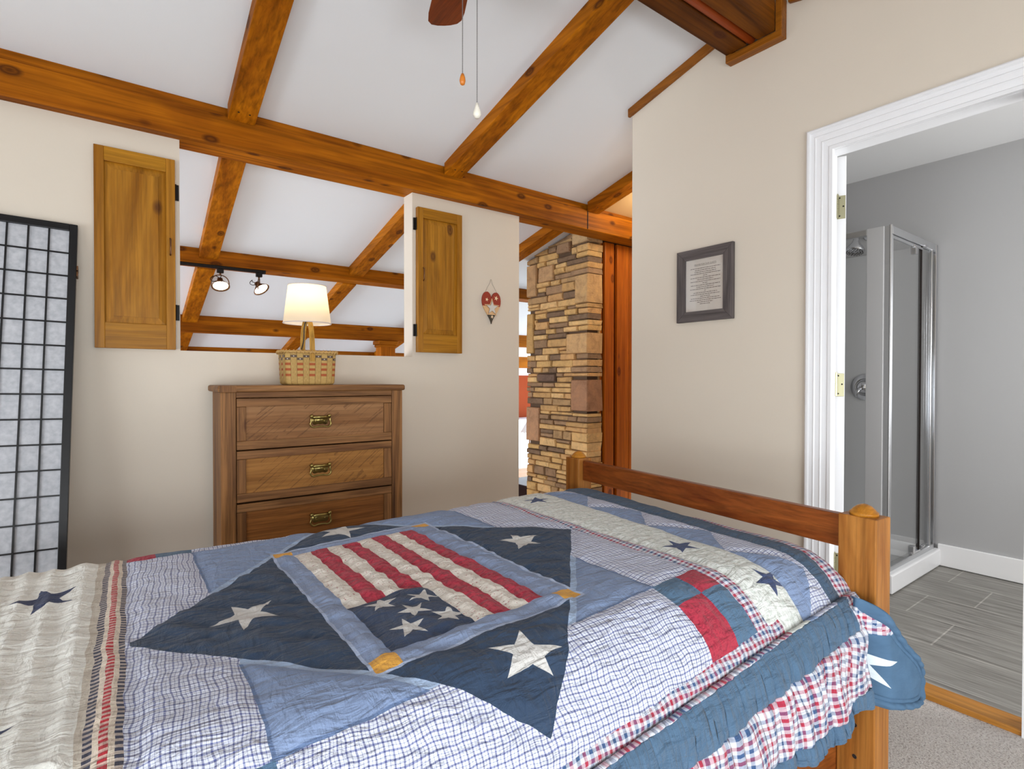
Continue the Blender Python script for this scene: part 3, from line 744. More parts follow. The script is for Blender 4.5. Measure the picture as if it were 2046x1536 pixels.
    sh = obj('lamp_shade', bm, ts.m, t, smooth=True)
    bm = bmesh.new()
    for r_, z_ in ((rb, zb), (rt, zt_)): tube(bm, [(cx+r_*math.cos(a*PI/24), cy+r_*math.sin(a*PI/24), z_) for a in range(48)], .0028, 6, True)
    for a in range(3):
        an = a*2*PI/3+.4; tube(bm, [(cx, cy, zt_-.02), (cx+rt*math.cos(an), cy+rt*math.sin(an), zt_-.004)], .0015, 6)
    tube(bm, [(cx, cy, .365), (cx+.035, cy, .40), (cx+.03, cy, .44), (cx, cy, zt_-.02)], .0015, 6); tube(bm, [(cx, cy, .365), (cx-.035, cy, .40), (cx-.03, cy, .44), (cx, cy, zt_-.02)], .0015, 6)
    obj('shade_trim', bm, flat('shade binding', (214, 204, 200), .7), t)
    l = bpy.data.lights.new('basket_lamp_light', 'POINT'); l.energy = 1.0; l.color = (1, .80, .52); l.shadow_soft_size = .03
    lo = bpy.data.objects.new('basket_lamp_light', l); COL.objects.link(lo); lo.location = (cx, cy, bz+.035)
basket_lamp()

# ---------------------------------------------------------------- heart plaque
def star_pts(cx, cz, R, r=None, rot=0, n=5):
    r = r or R*.42
    return [(cx+(R if k % 2 == 0 else r)*math.sin(rot+k*PI/n), cz+(R if k % 2 == 0 else r)*math.cos(rot+k*PI/n)) for k in range(2*n)]
def heart():
    cst = flat('cream star', (240, 214, 176), .6); cx, yw = 2.062, 2.999; zt_, zbm = .572, .361
    t = thing('heart_plaque', 'painted wooden heart with star cutout hanging by a wire on the low wall', 'wall ornament', (cx, yw, zbm))
    def hp(s=1.0):
        pts = []
        for k in range(48):
            a = 2*PI*k/48-PI
            x = 16*math.sin(a)**3; z = 13*math.cos(a)-5*math.cos(2*a)-2*math.cos(3*a)-math.cos(4*a)
            pts.append((x/16.6*.077*s, z))
        zs = [p[1] for p in pts]; z0, z1 = min(zs), max(zs)
        return [(x, zbm+(z-z0)/(z1-z0)*(zt_-zbm)) for x, z in pts]
    zr, zd = .478, .433                                        # colour boundaries
    H_ = hp()
    def clip(poly, z, above):
        out = []
        for (x0, z0), (x1, z1) in zip(poly, poly[1:]+poly[:1]):
            i0 = (z0 >= z) == above; i1 = (z1 >= z) == above
            if i0: out.append((x0, z0))
            if i0 != i1: f_ = (z-z0)/(z1-z0); out.append((x0+(x1-x0)*f_, z))
        return out
    y0, y1 = yw-.012, yw-.001
    for nm, poly, mt in (('upper_lobes', clip(H_, zr, True), flat('barn red', (150, 48, 26), .6)), ('middle_band', clip(clip(H_, zr, False), zd-.012, True), flat('tan paint', (222, 182, 134), .6)), ('lower_tip', clip(H_, zd-.012, False), flat('dark olive paint', (66, 58, 46), .6))):
        bm = bmesh.new(); prism(bm, poly, lambda x, z: (cx+x, y0, z), lambda x, z: (cx+x, y1, z)); obj(nm, bm, mt, t)
    bm = bmesh.new(); sp = star_pts(0, .468, .062); prism(bm, sp, lambda x, z: (cx+x, y0-.004, z), lambda x, z: (cx+x, y0, z)); obj('star_border', bm, flat('tan star', (226, 186, 138), .6), t)
    bm = bmesh.new(); sp = star_pts(0, .467, .052); prism(bm, sp, lambda x, z: (cx+x, y0-.0045, z), lambda x, z: (cx+x, y0-.003, z)); obj('star_outline', bm, flat('cut edge brown', (112, 78, 50), .7), t)
    bm = bmesh.new(); sp = star_pts(.001, .467, .046); prism(bm, sp, lambda x, z: (cx+x, y0-.005, z), lambda x, z: (cx+x, y0-.003, z)); obj('star_centre', bm, flat('pale star', (212, 208, 200), .6), t)
    for x, z, R in ((-.039, .519, .013), (.036, .533, .017), (.003, .408, .013)):
        bm = bmesh.new(); prism(bm, star_pts(x, z, R, rot=.3), lambda a, b: (cx+a, y0-.0015, b), lambda a, b: (cx+a, y0, b)); obj('small_star', bm, cst, t)
    bm = bmesh.new(); tube(bm, crv([(cx-.048, yw-.006, .567), (cx-.03, yw-.004, .60), (cx-.01, yw-.003, .63), (cx-.002, yw-.003, .655), (cx+.004, yw-.003, .652), (cx+.012, yw-.003, .625), (cx+.035, yw-.004, .59), (cx+.05, yw-.006, .565)], 3), .0011, 6)
    obj('hanging_wire', bm, flat('pale wire', (168, 160, 146), .5), t)
heart()

# ---------------------------------------------------------------- framed prayer
def text_mesh(body, size, name):
    cu = bpy.data.curves.new(name, 'FONT'); cu.body = body; cu.size = size; cu.align_x = 'CENTER'
    o = bpy.data.objects.new(name, cu); COL.objects.link(o)
    dg = bpy.context.evaluated_depsgraph_get(); me = bpy.data.meshes.new_from_object(o.evaluated_get(dg)); bpy.data.objects.remove(o)
    bm = bmesh.new(); bm.from_mesh(me); return bm
def picture():
    y0, y1, z0, z1 = 1.452, 1.768, .287, .652; xf = W-.022; fw = .052
    t = thing('picture_frame', 'grey framed printed prayer hanging on the wall beside the bathroom door', 'picture', (W-.01, (y0+y1)/2, z0))
    A = [(y0, z0), (y1, z0), (y1, z1), (y0, z1)]
    for k, (ax, mt) in enumerate((('b', 'greyframeH'), ('l', 'greyframe'), ('t', 'greyframeH'), ('r', 'greyframe'))):
        l = (k+1) % 4; o0, o1 = A[k], A[l]
        inn = lambda p: (p[0]+(fw if p[0] == y0 else -fw), p[1]+(fw if p[1] == z0 else -fw))
        i0, i1 = inn(o0), inn(o1)
        bm = bmesh.new(); prism(bm, [o0, o1, i1, i0], lambda y, z: (xf, y, z), lambda y, z: (W-.002, y, z))
        obj('frame_bar', bm, M[mt], t, .002)
    pp = flat('prayer paper', (214, 204, 194), .6)
    a0, a1, b0, b1 = y0+fw, y1-fw, z0+fw, z1-fw
    obj('printed_sheet', B(xf+.008, xf+.010, a0, a1, b0, b1), pp, t)
    xt = xf+.0075; rot = Matrix(((0, 0, -1, xt), (-1, 0, 0, (a0+a1)/2-.005), (0, 1, 0, 0), (0, 0, 0, 1)))
    bm = text_mesh('PRAYER FOR OUR GUESTS', .0112, 'title')
    ws = [v.co.x for v in bm.verts]; wd = max(ws)-min(ws)
    bmesh.ops.scale(bm, vec=(.122/wd, 1, 1), verts=bm.verts); bm.transform(rot); bmesh.ops.translate(bm, vec=(0, 0, b1-.032), verts=bm.verts)
    box(bm, xt, xt+.0003, (a0+a1)/2-.066, (a0+a1)/2+.056, b1-.0345, b1-.0335)
    obj('printed_title', bm, M['ink'], t)
    bm = bmesh.new(); rnd = random.Random(3); z = b1-.048; h = b1-b0
    wid = [.86, .6, .62, .86, .12, .86, .46, .86, .15, .84, .5, .88, .05, .68, .84, .28, .84, .9, .45, .3]
    for w_ in wid:
        L_ = w_*(a1-a0)*.92; y = (a0+a1)/2-.005+L_/2
        while y > (a0+a1)/2-.005-L_/2:
            q = rnd.uniform(.006, .018); y2 = max(y-q, (a0+a1)/2-.005-L_/2)
            box(bm, xt, xt+.0003, y2, y, z, z+.0026); y = y2-.0025
        z -= .0094
    obj('printed_lines', bm, M['ink'], t)
    obj('glass', B(xf+.004, xf+.005, a0, a1, b0, b1), M['glass'], t)
picture()

# ---------------------------------------------------------------- ceiling fan
def fan():
    cx, cy = .857, 1.357
    t = thing('ceiling_fan', 'walnut bladed ceiling fan with two pull chains under the ridge beam', 'ceiling fan', (cx, cy, 1.56))
    bm = bmesh.new(); lathe(bm, [(0, 1.575), (.065, 1.575), (.06, 1.53), (.03, 1.505), (.012, 1.50), (.012, 1.44), (.05, 1.435), (.10, 1.41), (.11, 1.36), (.10, 1.315), (.055, 1.30), (.05, 1.255), (.04, 1.235), (0, 1.232)], (cx, cy, 0), n=32)
    obj('motor_housing', bm, flat('brushed bronze housing', (150, 110, 66), .35, .8), t, smooth=True)
    base = None
    for k in range(5):
        a = math.radians(68.6+72*k); ca, sa = math.cos(a), math.sin(a)
        Mx = Matrix(((ca, -sa, 0, cx), (sa, ca, 0, cy), (0, 0, 1, 1.345), (0, 0, 0, 1))) @ Matrix.Rotation(math.radians(-11), 4, 'X')
        bm = bmesh.new(); pts = [(.17, -.052), (.30, -.062), (.44, -.068), (.485, -.064), (.505, -.05), (.513, -.025), (.515, 0), (.513, .025), (.505, .05), (.485, .064), (.44, .068), (.30, .062), (.17, .052)]
        prism(bm, pts, lambda x, y: Mx @ Vector((x, y, -.003)), lambda x, y: Mx @ Vector((x, y, .003)))
        bl = obj('blade', bm, wood('walnut blade %d' % k, (152, 72, 24), (104, 40, 10), 'X' if k in (2, 4) else 'Y', 1.4, 0, .35) if k == 0 else M['blade'], t, .002)
        bm = bmesh.new(); box(bm, .06, .24, -.02, .02, -.008, -.003, M=Mx); obj('blade_arm', bm, M['bronze'], t, .002)
    for x, y, z1, zp, mt, pr, nm in ((.843, 1.372, 1.245, .888, 'wax', [(0, 0), (.004, 0), (.0075, -.010), (.009, -.020), (.0065, -.030), (0, -.034)], 'wooden'), (.876, 1.345, 1.24, .799, 'ivory', [(0, .003), (.004, .003), (.006, -.008), (.0115, -.024), (.0115, -.032), (.006, -.040), (0, -.041)], 'ceramic')):
        bm = bmesh.new(); z = z1
        tube(bm, [(x, y, z1), (x, y, zp)], .0007, 5)
        while z > zp:
            bmesh.ops.create_icosphere(bm, subdivisions=1, radius=.0019, matrix=Matrix.Translation((x, y, z))); z -= .0048
        o = obj('pull_chain', bm, flat('steel bead chain', (150, 150, 150), .35, .9), t); o['label'] = 'bead chain ending in %s pull' % nm
        bm = bmesh.new(); lathe(bm, [(r_, h_) for r_, h_ in pr], (x, y, zp), n=16); obj('chain_pull', bm, M[mt], t, smooth=True)['label'] = {'wax': 'orange wooden bead pull', 'ivory': 'white ceramic pull'}[mt]
fan()

# ---------------------------------------------------------------- track lights
t = thing('lighting_track', 'black lighting track under the great room beam holding two spotlights', 'lighting track', (.3, 4.52, .80))
obj('track', B(-.9, .985, 4.505, 4.535, .803, .825), M['blackm'], t, .002)
obj('track_end', B(.982, 1.0, 4.50, 4.54, .80, .827), M['blackm'], t, .002)
def spot(label, x, tx, ty, ry, yk):
    z = .803; y = 4.52
    t = thing('track_spotlight', label, 'spotlight', (x, y, z), 'track spotlights')
    obj('adapter', B(x-.022, x+.022, y-.014, y+.014, z-.03, z), M['blackm'], t, .003)
    c = Vector((x, y, z-.10)); Rm = Matrix.Translation(c) @ Matrix.Rotation(ry, 4, 'Z') @ Matrix.Rotation(ty, 4, 'Y') @ Matrix.Rotation(tx, 4, 'X')
    up = Matrix.Translation(c) @ Matrix.Rotation(yk, 4, 'Z')
    bm = bmesh.new(); tube(bm, [(x, y, z-.03), (x, y, z-.045)], .007, 8)
    pts = []
    for i in range(17):
        a = PI*i/16; pts.append(up @ Vector((-math.cos(a)*.062, 0, -.03+.085*math.sin(a)**.6 if 0 < i < 16 else -.035)))
    tube(bm, pts, .0038, 8); obj('yoke', bm, M['bronze'], t, smooth=True)
    bm = bmesh.new(); lathe(bm, [(0, .035), (.018, .034), (.021, .012), (.027, .004), (.060, -.032), (.062, -.036), (.057, -.036), (.024, .0), (0, .0)], (0, 0, 0), n=28); bm.transform(Rm)
    obj('reflector', bm, M['bronze'], t, smooth=True)
    bm = bmesh.new(); lathe(bm, [(0, -.034), (.03, -.034), (.050, -.029), (.05, -.025), (0, -.012)], (0, 0, 0), n=24); bm.transform(Rm)
    tb = bpy.data.materials.get('spot bulb')
    if not tb:
        q = NT('spot bulb'); q.b.inputs['Emission Color'].default_value = (1, .86, .62, 1); q.b.inputs['Emission Strength'].default_value = 22; tb = q.m
    obj('bulb', bm, tb, t, smooth=True)
    bm = bmesh.new(); tube(bm, crv([Rm @ Vector((0, 0, .033)), Rm @ Vector((-.02, 0, .055)), c+Vector((-.05, -.005, .04)), c+Vector((-.066, -.005, .018)), c+Vector((-.05, -.005, .004)), c+Vector((-.015, -.005, .014)), c+Vector((.004, -.004, .045)), c+Vector((0, 0, .07))]), .0026, 6)
    obj('lamp_cord', bm, M['blackm'], t, smooth=True)
    l = bpy.data.lights.new('spotlight_beam', 'SPOT'); l.energy = 9; l.color = (1, .84, .62); l.spot_size = 1.3; l.spot_blend = .6; l.shadow_soft_size = .04
    lo = bpy.data.objects.new('spotlight_beam', l); COL.objects.link(lo); lo.matrix_world = Rm @ Matrix.Translation((0, 0, -.045))
spot('spotlight facing the room, left of the two on the black track', .69, math.radians(-30), math.radians(4), .1, .15)
spot('spotlight turned sideways, right of the two on the black track', .955, math.radians(-30), math.radians(-28), 0, 1.25)

# unseen warm hall lamp, added to light the cedar boards and the chimney
v = thing('added_ceiling_light', 'added unseen warm ceiling lamp in the hall behind the door wall', 'ceiling light', (3.35, 2.45, 1.40))
bm = bmesh.new(); lathe(bm, [(0, 1.405), (.11, 1.405), (.11, 1.39), (.09, 1.36), (0, 1.345)], (3.35, 2.45, 0), n=32)
q = NT('lit warm glass'); q.b.inputs['Emission Color'].default_value = (1, .82, .58, 1); q.b.inputs['Emission Strength'].default_value = 10
obj('diffuser', bm, q.m, v, smooth=True)
l = bpy.data.lights.new('added_hall_light', 'POINT'); l.energy = 11; l.color = (1, .91, .78); l.shadow_soft_size = .09
lo = bpy.data.objects.new('added_hall_light', l); COL.objects.link(lo); lo.location = (3.35, 2.45, 1.27)
# ---------------------------------------------------------------- shower
def shower():
    X0, X1, Y0, Y1 = 3.44, 4.205, 1.155, 1.975
    t = thing('shower_enclosure', 'framed glass corner shower with a white tray in the grey bathroom', 'shower', ((X0+X1)/2, (Y0+Y1)/2, FZ))
    bm = bmesh.new(); zc = FZ+.105
    box(bm, X0-.03, X1, Y0-.03, Y0+.035, FZ, zc); box(bm, X0-.03, X0+.035, Y0+.035, Y1, FZ, zc); box(bm, X0+.035, X1, Y0+.035, Y1, FZ, FZ+.045)
    box(bm, X0+.035, X1, Y1-.03, Y1, FZ, zc); box(bm, X1-.03, X1, Y0+.035, Y1-.03, FZ, zc)
    obj('tray', bm, M['tray'], t, .008)
    bm = bmesh.new(); box(bm, X1-.012, X1, Y0+.01, Y1, zc, .848); box(bm, X0, X1-.012, Y1-.012, Y1, zc, .848)
    obj('surround', bm, M['surround'], t, .003)
    bm = bmesh.new(); box(bm, X0-.004, X0+.024, Y0, Y0+.03, zc, .838); tube(bm, [(X0+.002, Y0+.002, zc), (X0+.002, Y0+.002, .842)], .008, 10); tube(bm, [(X0+.026, Y0+.004, zc), (X0+.026, Y0+.004, .79)], .006, 10); obj('corner_post', bm, M['satin'], t, .002)
    obj('side_post', B(X0-.012, X0+.016, Y0+.03, Y0+.115, zc, .838), flat('white enamel post', (190, 190, 191), .35), t, .003)
    bm = bmesh.new(); box(bm, X0-.01, X0+.018, Y0+.115, Y1, .803, .838); obj('side_rail', bm, M['satin'], t, .003); obj('side_rail', B(X0-.01, X0+.018, Y0+.115, Y1, zc, zc+.03), M['satin'], t, .003)
    obj('side_glass', B(X0, X0+.005, Y0+.115, Y1-.02, zc+.03, .803), M['glass'], t)
    bm = bmesh.new(); box(bm, X0+.024, X1-.02, Y0-.002, Y0+.028, .795, .838); obj('front_rail', bm, M['satin'], t, .003); obj('front_rail', B(X0+.024, X1-.02, Y0-.002, Y0+.034, zc, zc+.028), M['satin'], t, .003); obj('door_rail', B(X0+.03, 3.93, Y0+.005, Y0+.02, .775, .793), M['satin'], t, .003)
    bm = bmesh.new(); box(bm, X1-.045, X1-.012, Y0-.004, Y0+.03, zc, .838); tube(bm, [(X1-.10, Y0+.004, zc+.02), (X1-.10, Y0+.004, .80)], .007, 8); obj('wall_jamb', bm, M['chrome'], t, .002)
    obj('door_glass', B(X0+.028, 3.925, Y0+.006, Y0+.012, zc+.03, .775), M['glass'], t)
    obj('fixed_glass', B(3.925, X1-.045, Y0+.014, Y0+.019, zc+.028, .795), M['glass'], t)
    obj('door_seal', B(3.922, 3.932, Y0+.002, Y0+.018, zc+.02, .795), M['dark'], t)
    for z, s_ in ((.775, -1), (zc+.035, 1)):
        bm = bmesh.new(); box(bm, 3.80, 3.835, Y0-.006, Y0+.022, z+(0 if s_ > 0 else -.045), z+(.045 if s_ > 0 else 0)); box(bm, 3.79, 3.93, Y0-.003, Y0+.01, z-.005, z+.008); tube(bm, [(3.93, Y0-.006, z+.02), (3.98, Y0-.006, z+.025)], .009, 8); obj('pivot_bracket', bm, M['chrome'], t, .002)
    bm = bmesh.new(); lathe(bm, [(0, 0), (.092, 0), (.090, .006), (.064, .012), (.060, .020), (.054, .014), (.046, .014), (.044, .03), (.034, .045), (.022, .06), (0, .066)], (4.193, 1.555, -.057), (-1, 0, 0), 36); v = obj('shower_valve', bm, M['chrome'], t, smooth=True)
    bm = bmesh.new(); tube(bm, [(4.135, 1.56, -.06), (4.12, 1.575, -.09), (4.115, 1.58, -.125)], [.012, .009, .006], 8); obj('lever', bm, M['chrome'], v, smooth=True)
    bm = bmesh.new(); lathe(bm, [(0, 0), (.038, 0), (.034, .008), (.014, .016), (0, .016)], (4.209, 1.545, .985), (-1, 0, 0), 24); v = obj('shower_arm', bm, M['chrome'], t, smooth=True)
    bm = bmesh.new(); tube(bm, [(4.20, 1.545, .985), (4.12, 1.55, .985), (4.07, 1.553, .965), (4.04, 1.555, .935)], .011, 10); obj('arm_tube', bm, M['chrome'], v, smooth=True)
    bm = bmesh.new(); lathe(bm, [(0, .02), (.016, .018), (.02, .0), (.026, -.02), (.05, -.055), (.058, -.075), (.055, -.085), (0, -.088)], (4.03, 1.555, .925), Vector((.28, 0, 1)), 28); obj('spray_head', bm, M['chrome'], v, smooth=True)
    bm = bmesh.new(); ax = Vector((.28, 0, 1)).normalized(); c = Vector((4.03, 1.555, .925))-ax*.0885; u_ = ax.orthogonal().normalized(); w_ = ax.cross(u_)
    for rr, nn in ((.018, 6), (.034, 12), (.047, 18)):
        for k in range(nn):
            a = 2*PI*k/nn; bmesh.ops.create_icosphere(bm, subdivisions=1, radius=.0032, matrix=Matrix.Translation(c+(u_*math.cos(a)+w_*math.sin(a))*rr))
    obj('nozzles', bm, M['blackm'], v)
shower()
v = thing('added_ceiling_light', 'added unseen round white ceiling lamp in the bathroom', 'ceiling light', (3.2, .2, 1.37))  # lamp out of view, added to light the bathroom
bm = bmesh.new(); lathe(bm, [(0, 1.372), (.14, 1.372), (.14, 1.35), (.11, 1.31), (0, 1.295)], (3.2, .2, 0), n=32)
q = NT('lit opal glass'); q.b.inputs['Emission Color'].default_value = (1, .98, .95, 1); q.b.inputs['Emission Strength'].default_value = 6
obj('diffuser', bm, q.m, v, smooth=True)

# ---------------------------------------------------------------- bed
PH = math.radians(5.9)
be = Vector((math.cos(PH), -math.sin(PH), 0)); bd = Vector((math.sin(PH), math.cos(PH), 0)); c0 = Vector((1.5, .529, 0))
BM = Matrix(((be.x, bd.x, 0, c0.x), (be.y, bd.y, 0, c0.y), (0, 0, 1, 0), (0, 0, 0, 1)))       # bed x to the foot, y across, z up
bed = thing('bed', 'oak bed frame with square ball-capped posts and a wide foot rail', 'bed', (BM @ Vector((-.95, .63, FZ))))
PW, PD, BWD = .091, .070, 1.262
for xb, zt_ in ((0, -.344), (-2.09, -.10)):
    for yb_ in (0, BWD-PW):
        p = obj('post', B(xb, xb+PD, yb_, yb_+PW, FZ, zt_, M=BM), M['bedZ'], bed, .003)
        c = BM @ Vector((xb+PD/2, yb_+PW/2, zt_))
        bm = bmesh.new(); lathe(bm, [(0, 0), (.032, 0), (.032, .008), (.0285, .010), (.024, .016), (.016, .023), (.007, .027), (0, .028)], c, n=32); obj('finial', bm, M['bedcap'], p, smooth=True)
    pr = obj('end_rail', B(xb+.022, xb+.05, PW, BWD-PW, -.437 if xb == 0 else -.3, -.352 if xb == 0 else -.12, M=BM), M['bedX'], bed, .004)
    obj('end_rail', B(xb+.022, xb+.05, PW, BWD-PW, -1.04, -.84, M=BM), M['bedX'], bed, .004)
ringm = flat('worn brass ring', (170, 140, 100), .4, .5)
for z in (-.868, -.948):
    bm = bmesh.new(); lathe(bm, [(.0052, -.0002), (.0068, -.0008), (.0068, 0)], BM @ Vector((-.0003, .046, z)), -be, 16); hr = obj('bolt_hole_rim', bm, ringm, bed)
    bm = bmesh.new(); lathe(bm, [(.0054, 0), (0, 0)], BM @ Vector((-.0006, .046, z)), -be, 16); obj('bolt_hole', bm, M['dark'], hr)
for yb_ in (PW+.001, BWD-PW-.029): obj('side_rail', B(-2.02, .021, yb_, yb_+.028, -1.03, -.84, M=BM), M['bedS'], bed, .004)
mt = tag(obj('mattress', B(-1.98, -.05, .125, 1.135, -.80, -.545, M=BM), flat('white mattress ticking', (226, 224, 220), .8), None, .05, seg=4), 'white mattress under the patchwork quilt on the oak bed', 'mattress')

# ---------------------------------------------------------------- patchwork quilt
def arc(p):
    s = [0]
    for a, b in zip(p, p[1:]): s.append(s[-1]+math.hypot(b[0]-a[0], b[1]-a[1]))
    return p, s
def itp(x, xs, ys):
    if x <= xs[0]: return ys[0]
    for i in range(1, len(xs)):
        if x <= xs[i]: f_ = (x-xs[i-1])/(xs[i]-xs[i-1]); return ys[i-1]+(ys[i]-ys[i-1])*f_
    return ys[-1]
NPp, NSs = arc([(.20, 0), (.157, -.006), (.12, -.02), (.085, -.046), (.055, -.085), (.03, -.125), (.012, -.165), (.0, -.21), (-.010, -.27), (-.018, -.33), (-.026, -.38), (-.03, -.42)])
FPp, FSs = arc([(1.06, 0), (1.11, -.008), (1.15, -.025), (1.185, -.055), (1.21, -.095), (1.23, -.15), (1.24, -.22), (1.245, -.32)])
XPp, XSs = arc([(-.14, 0), (-.09, .001), (-.045, .001), (-.015, -.006), (.003, -.022), (.010, -.05), (.012, -.12), (.012, -.2)])
def qprof(v):
    if v > -.20: s = v+.20; return itp(s, NSs, [p[0] for p in NPp]), itp(s, NSs, [p[1] for p in NPp])
    if v < -1.06: s = -v-1.06; return itp(s, FSs, [p[0] for p in FPp]), itp(s, FSs, [p[1] for p in FPp])
    return -v, 0.
def smooth(x): x = max(0., min(1., x)); return x*x*(3-2*x)
def qsurf(u, v):
    yb_, dz = qprof(v)
    z = itp(u, [-2.3, -1.2, -.8, -.3, 0], [-.486, -.483, -.472, -.451, -.450])+dz
    xb = u
    if u > -.14:
        s = u+.14; xb = itp(s, XSs, [p[0] for p in XPp]); z += itp(s, XSs, [p[1] for p in XPp])*smooth((.05-v)/.2)
    return Vector((xb, yb_, z))
# seam lines of the patchwork, in quilt coordinates (u along the bed, v across)
DU, DV, KU, KV = -.985, -.58, .09, .12                  # medallion centre and skew
def XY(u, v): return ((u-DU-KU*(v-DV))/.565, -(v-DV+KV*(u-DU))/.575)
def UV(X_, Y_):
    # inverse of XY
    a = X_*.565; b = -Y_*.575; dv = (b-KV*a)/(1+KV*KU); du = a+KU*dv
    return (DU+du, DV+dv)
K1, K2, K3 = .70, .76, .95                                       # inner limits of the check strips
FX0, FX1, FY0, FY1 = -.392, .44, -.63, .66               # flag block
lin = []
def seg(a, b, wd=1.0): lin.append((a, b, wd))
dia = [(-1, 0), (0, -1.04), (1, 0), (0, 1.04)]
for a, b in zip(dia, dia[1:]+dia[:1]): seg(UV(*a), UV(*b), 1.3)
fo = [(FX0, FY0), (FX1, FY0), (FX1, FY1), (FX0, FY1)]
for a, b in zip(fo, fo[1:]+fo[:1]): seg(UV(*a), UV(*b))
IX0, IX1, IY0, IY1 = FX0+.085, FX1-.115, FY0+.085, FY1-.065
for k in range(9): x = IX0+(IX1-IX0)*k/8; seg(UV(x, IY0 if k >= 4 or k == 0 else IY0+.40), UV(x, IY1), .8)
for y in (IY0, IY0+.40, IY1): seg(UV(IX0, y), UV(IX1 if y != IY0+.40 else (IX0+IX1)/2, y), .8)
for sx in (-1, 1):
    for sy in (-1, 1):
        seg(UV(sx*K1, sy*.31), UV(sx*K1, sy*.98)); seg(UV(sx*.27, -K2 if sy < 0 else K3), UV(sx*.98, -K2 if sy < 0 else K3))
        seg(UV(sx*.84, sy*K2), UV(sx*.84, sy*.98), .7) if sx > 0 else None
PIN = lambda v: -.42+.07*(v+.5)
POUT = lambda v: -.385+.08*(v+.5)
CRO = lambda v: -.229
TRO = lambda v: -.112+.02*(v+.5)
SLO = lambda v: -.030-.06*(v+.5)
LCK = lambda v: -1.525+.09*(v+.5)
STR = lambda v: -1.532+.075*(v+.5)
STL = lambda v: -1.577+.07*(v+.5)
CRL = lambda v: -1.588+.08*(v+.5)
for f_ in (PIN, POUT, CRO, TRO, SLO, LCK, STL, CRL): seg((f_(-1.4), -1.4), (f_(.0), .0))
for k in range(1, 10): o_ = -.048*k; seg((CRL(-1.4)+o_-.03, -1.4), (CRL(.0)+o_+.02, .0), 1.5)
VP = lambda u: .004-.11*(u+.567)
VS = lambda u: .04-.105*(u+.587)
VB = lambda u: .104-.122*(u+.479)
VG = lambda u: .205-.03*(u+.4)
VH = lambda u: .236-.02*(u+.4)
seg((-2, VP(-2)), (-.3, VP(-.3))); seg((-2, VS(-2)), (0, VS(0)))
tri_v = [-1.06, -.83, -.55, -.255, -.02]
for a, b in zip(tri_v, tri_v[1:]): seg((CRO(0), a), (TRO(0), (a+b)/2), .7); seg((TRO(0), (a+b)/2), (CRO(0), b), .7)
def sdist(u, v):
    best = 1e9
    for (a, b, wd) in lin:
        ax, ay = a; bx, by = b; dx, dy = bx-ax, by-ay; L2 = dx*dx+dy*dy
        t_ = max(0, min(1, ((u-ax)*dx+(v-ay)*dy)/L2)); d = math.hypot(u-ax-dx*t_, v-ay-dy*t_)/wd
        if d < best: best = d
    return best
def nz(x, y, z=0): return noise.noise(Vector((x, y, z)))
def qheight(u, v):
    """thickness of the padding above the base surface"""
    d = sdist(u, v)
    h = .006*(1-math.exp(-(d/.016)**2))
    h += .0030*nz(u*9, v*9)+.0016*nz(u*30+v*14, v*26-u*8, 3)
    X_, Y_ = XY(u, v)
    if abs(X_)+abs(Y_) < 1.02 and v > -.9: h += .0065*nz((u*.9+v)*7, (v-u*.7)*24, 9)+.002*nz((u+v)*16, (v-u)*50, 2)
    if u < CRL(v): h = h*1.5+.0022*nz(u*14, v*75, 5)
    if POUT(v) < u < CRO(v): h += .0018*nz(u*60, v*45, 6)
    if v > VS(u): h += .002*nz(u*50, v*10, 2)
    return h
def stitch(name, u0, u1, nu, vfa, vfb, nv, mat, parent, push=None):
    bm = bmesh.new(); uvl = bm.loops.layers.uv.new('UVMap'); g = []
    for i in range(nu+1):
        u = u0+(u1-u0)*i/nu; col_ = []
        for j in range(nv+1):
            v = vfa(u)+(vfb(u)-vfa(u))*j/nv
            e = .004; P = qsurf(u, v); tu = qsurf(u+e, v)-qsurf(u-e, v); tv = qsurf(u, v-e)-qsurf(u, v+e)
            n_ = tu.cross(tv)
            if n_.length < 1e-9: n_ = Vector((0, 0, 1))
            n_.normalize()
            hh = qheight(u, v)
            if push: P = P+push(u, v, n_)
            P = P+n_*hh
            col_.append((bm.verts.new(BM @ P), (u, v)))
        g.append(col_)
    for i in range(nu):
        for j in range(nv):
            q = [g[i][j], g[i+1][j], g[i+1][j+1], g[i][j+1]]
            f = bm.faces.new([x[0] for x in q])
            for l, x in zip(f.loops, q): l[uvl].uv = x[1]
    return obj(name, bm, mat, parent, smooth=True)

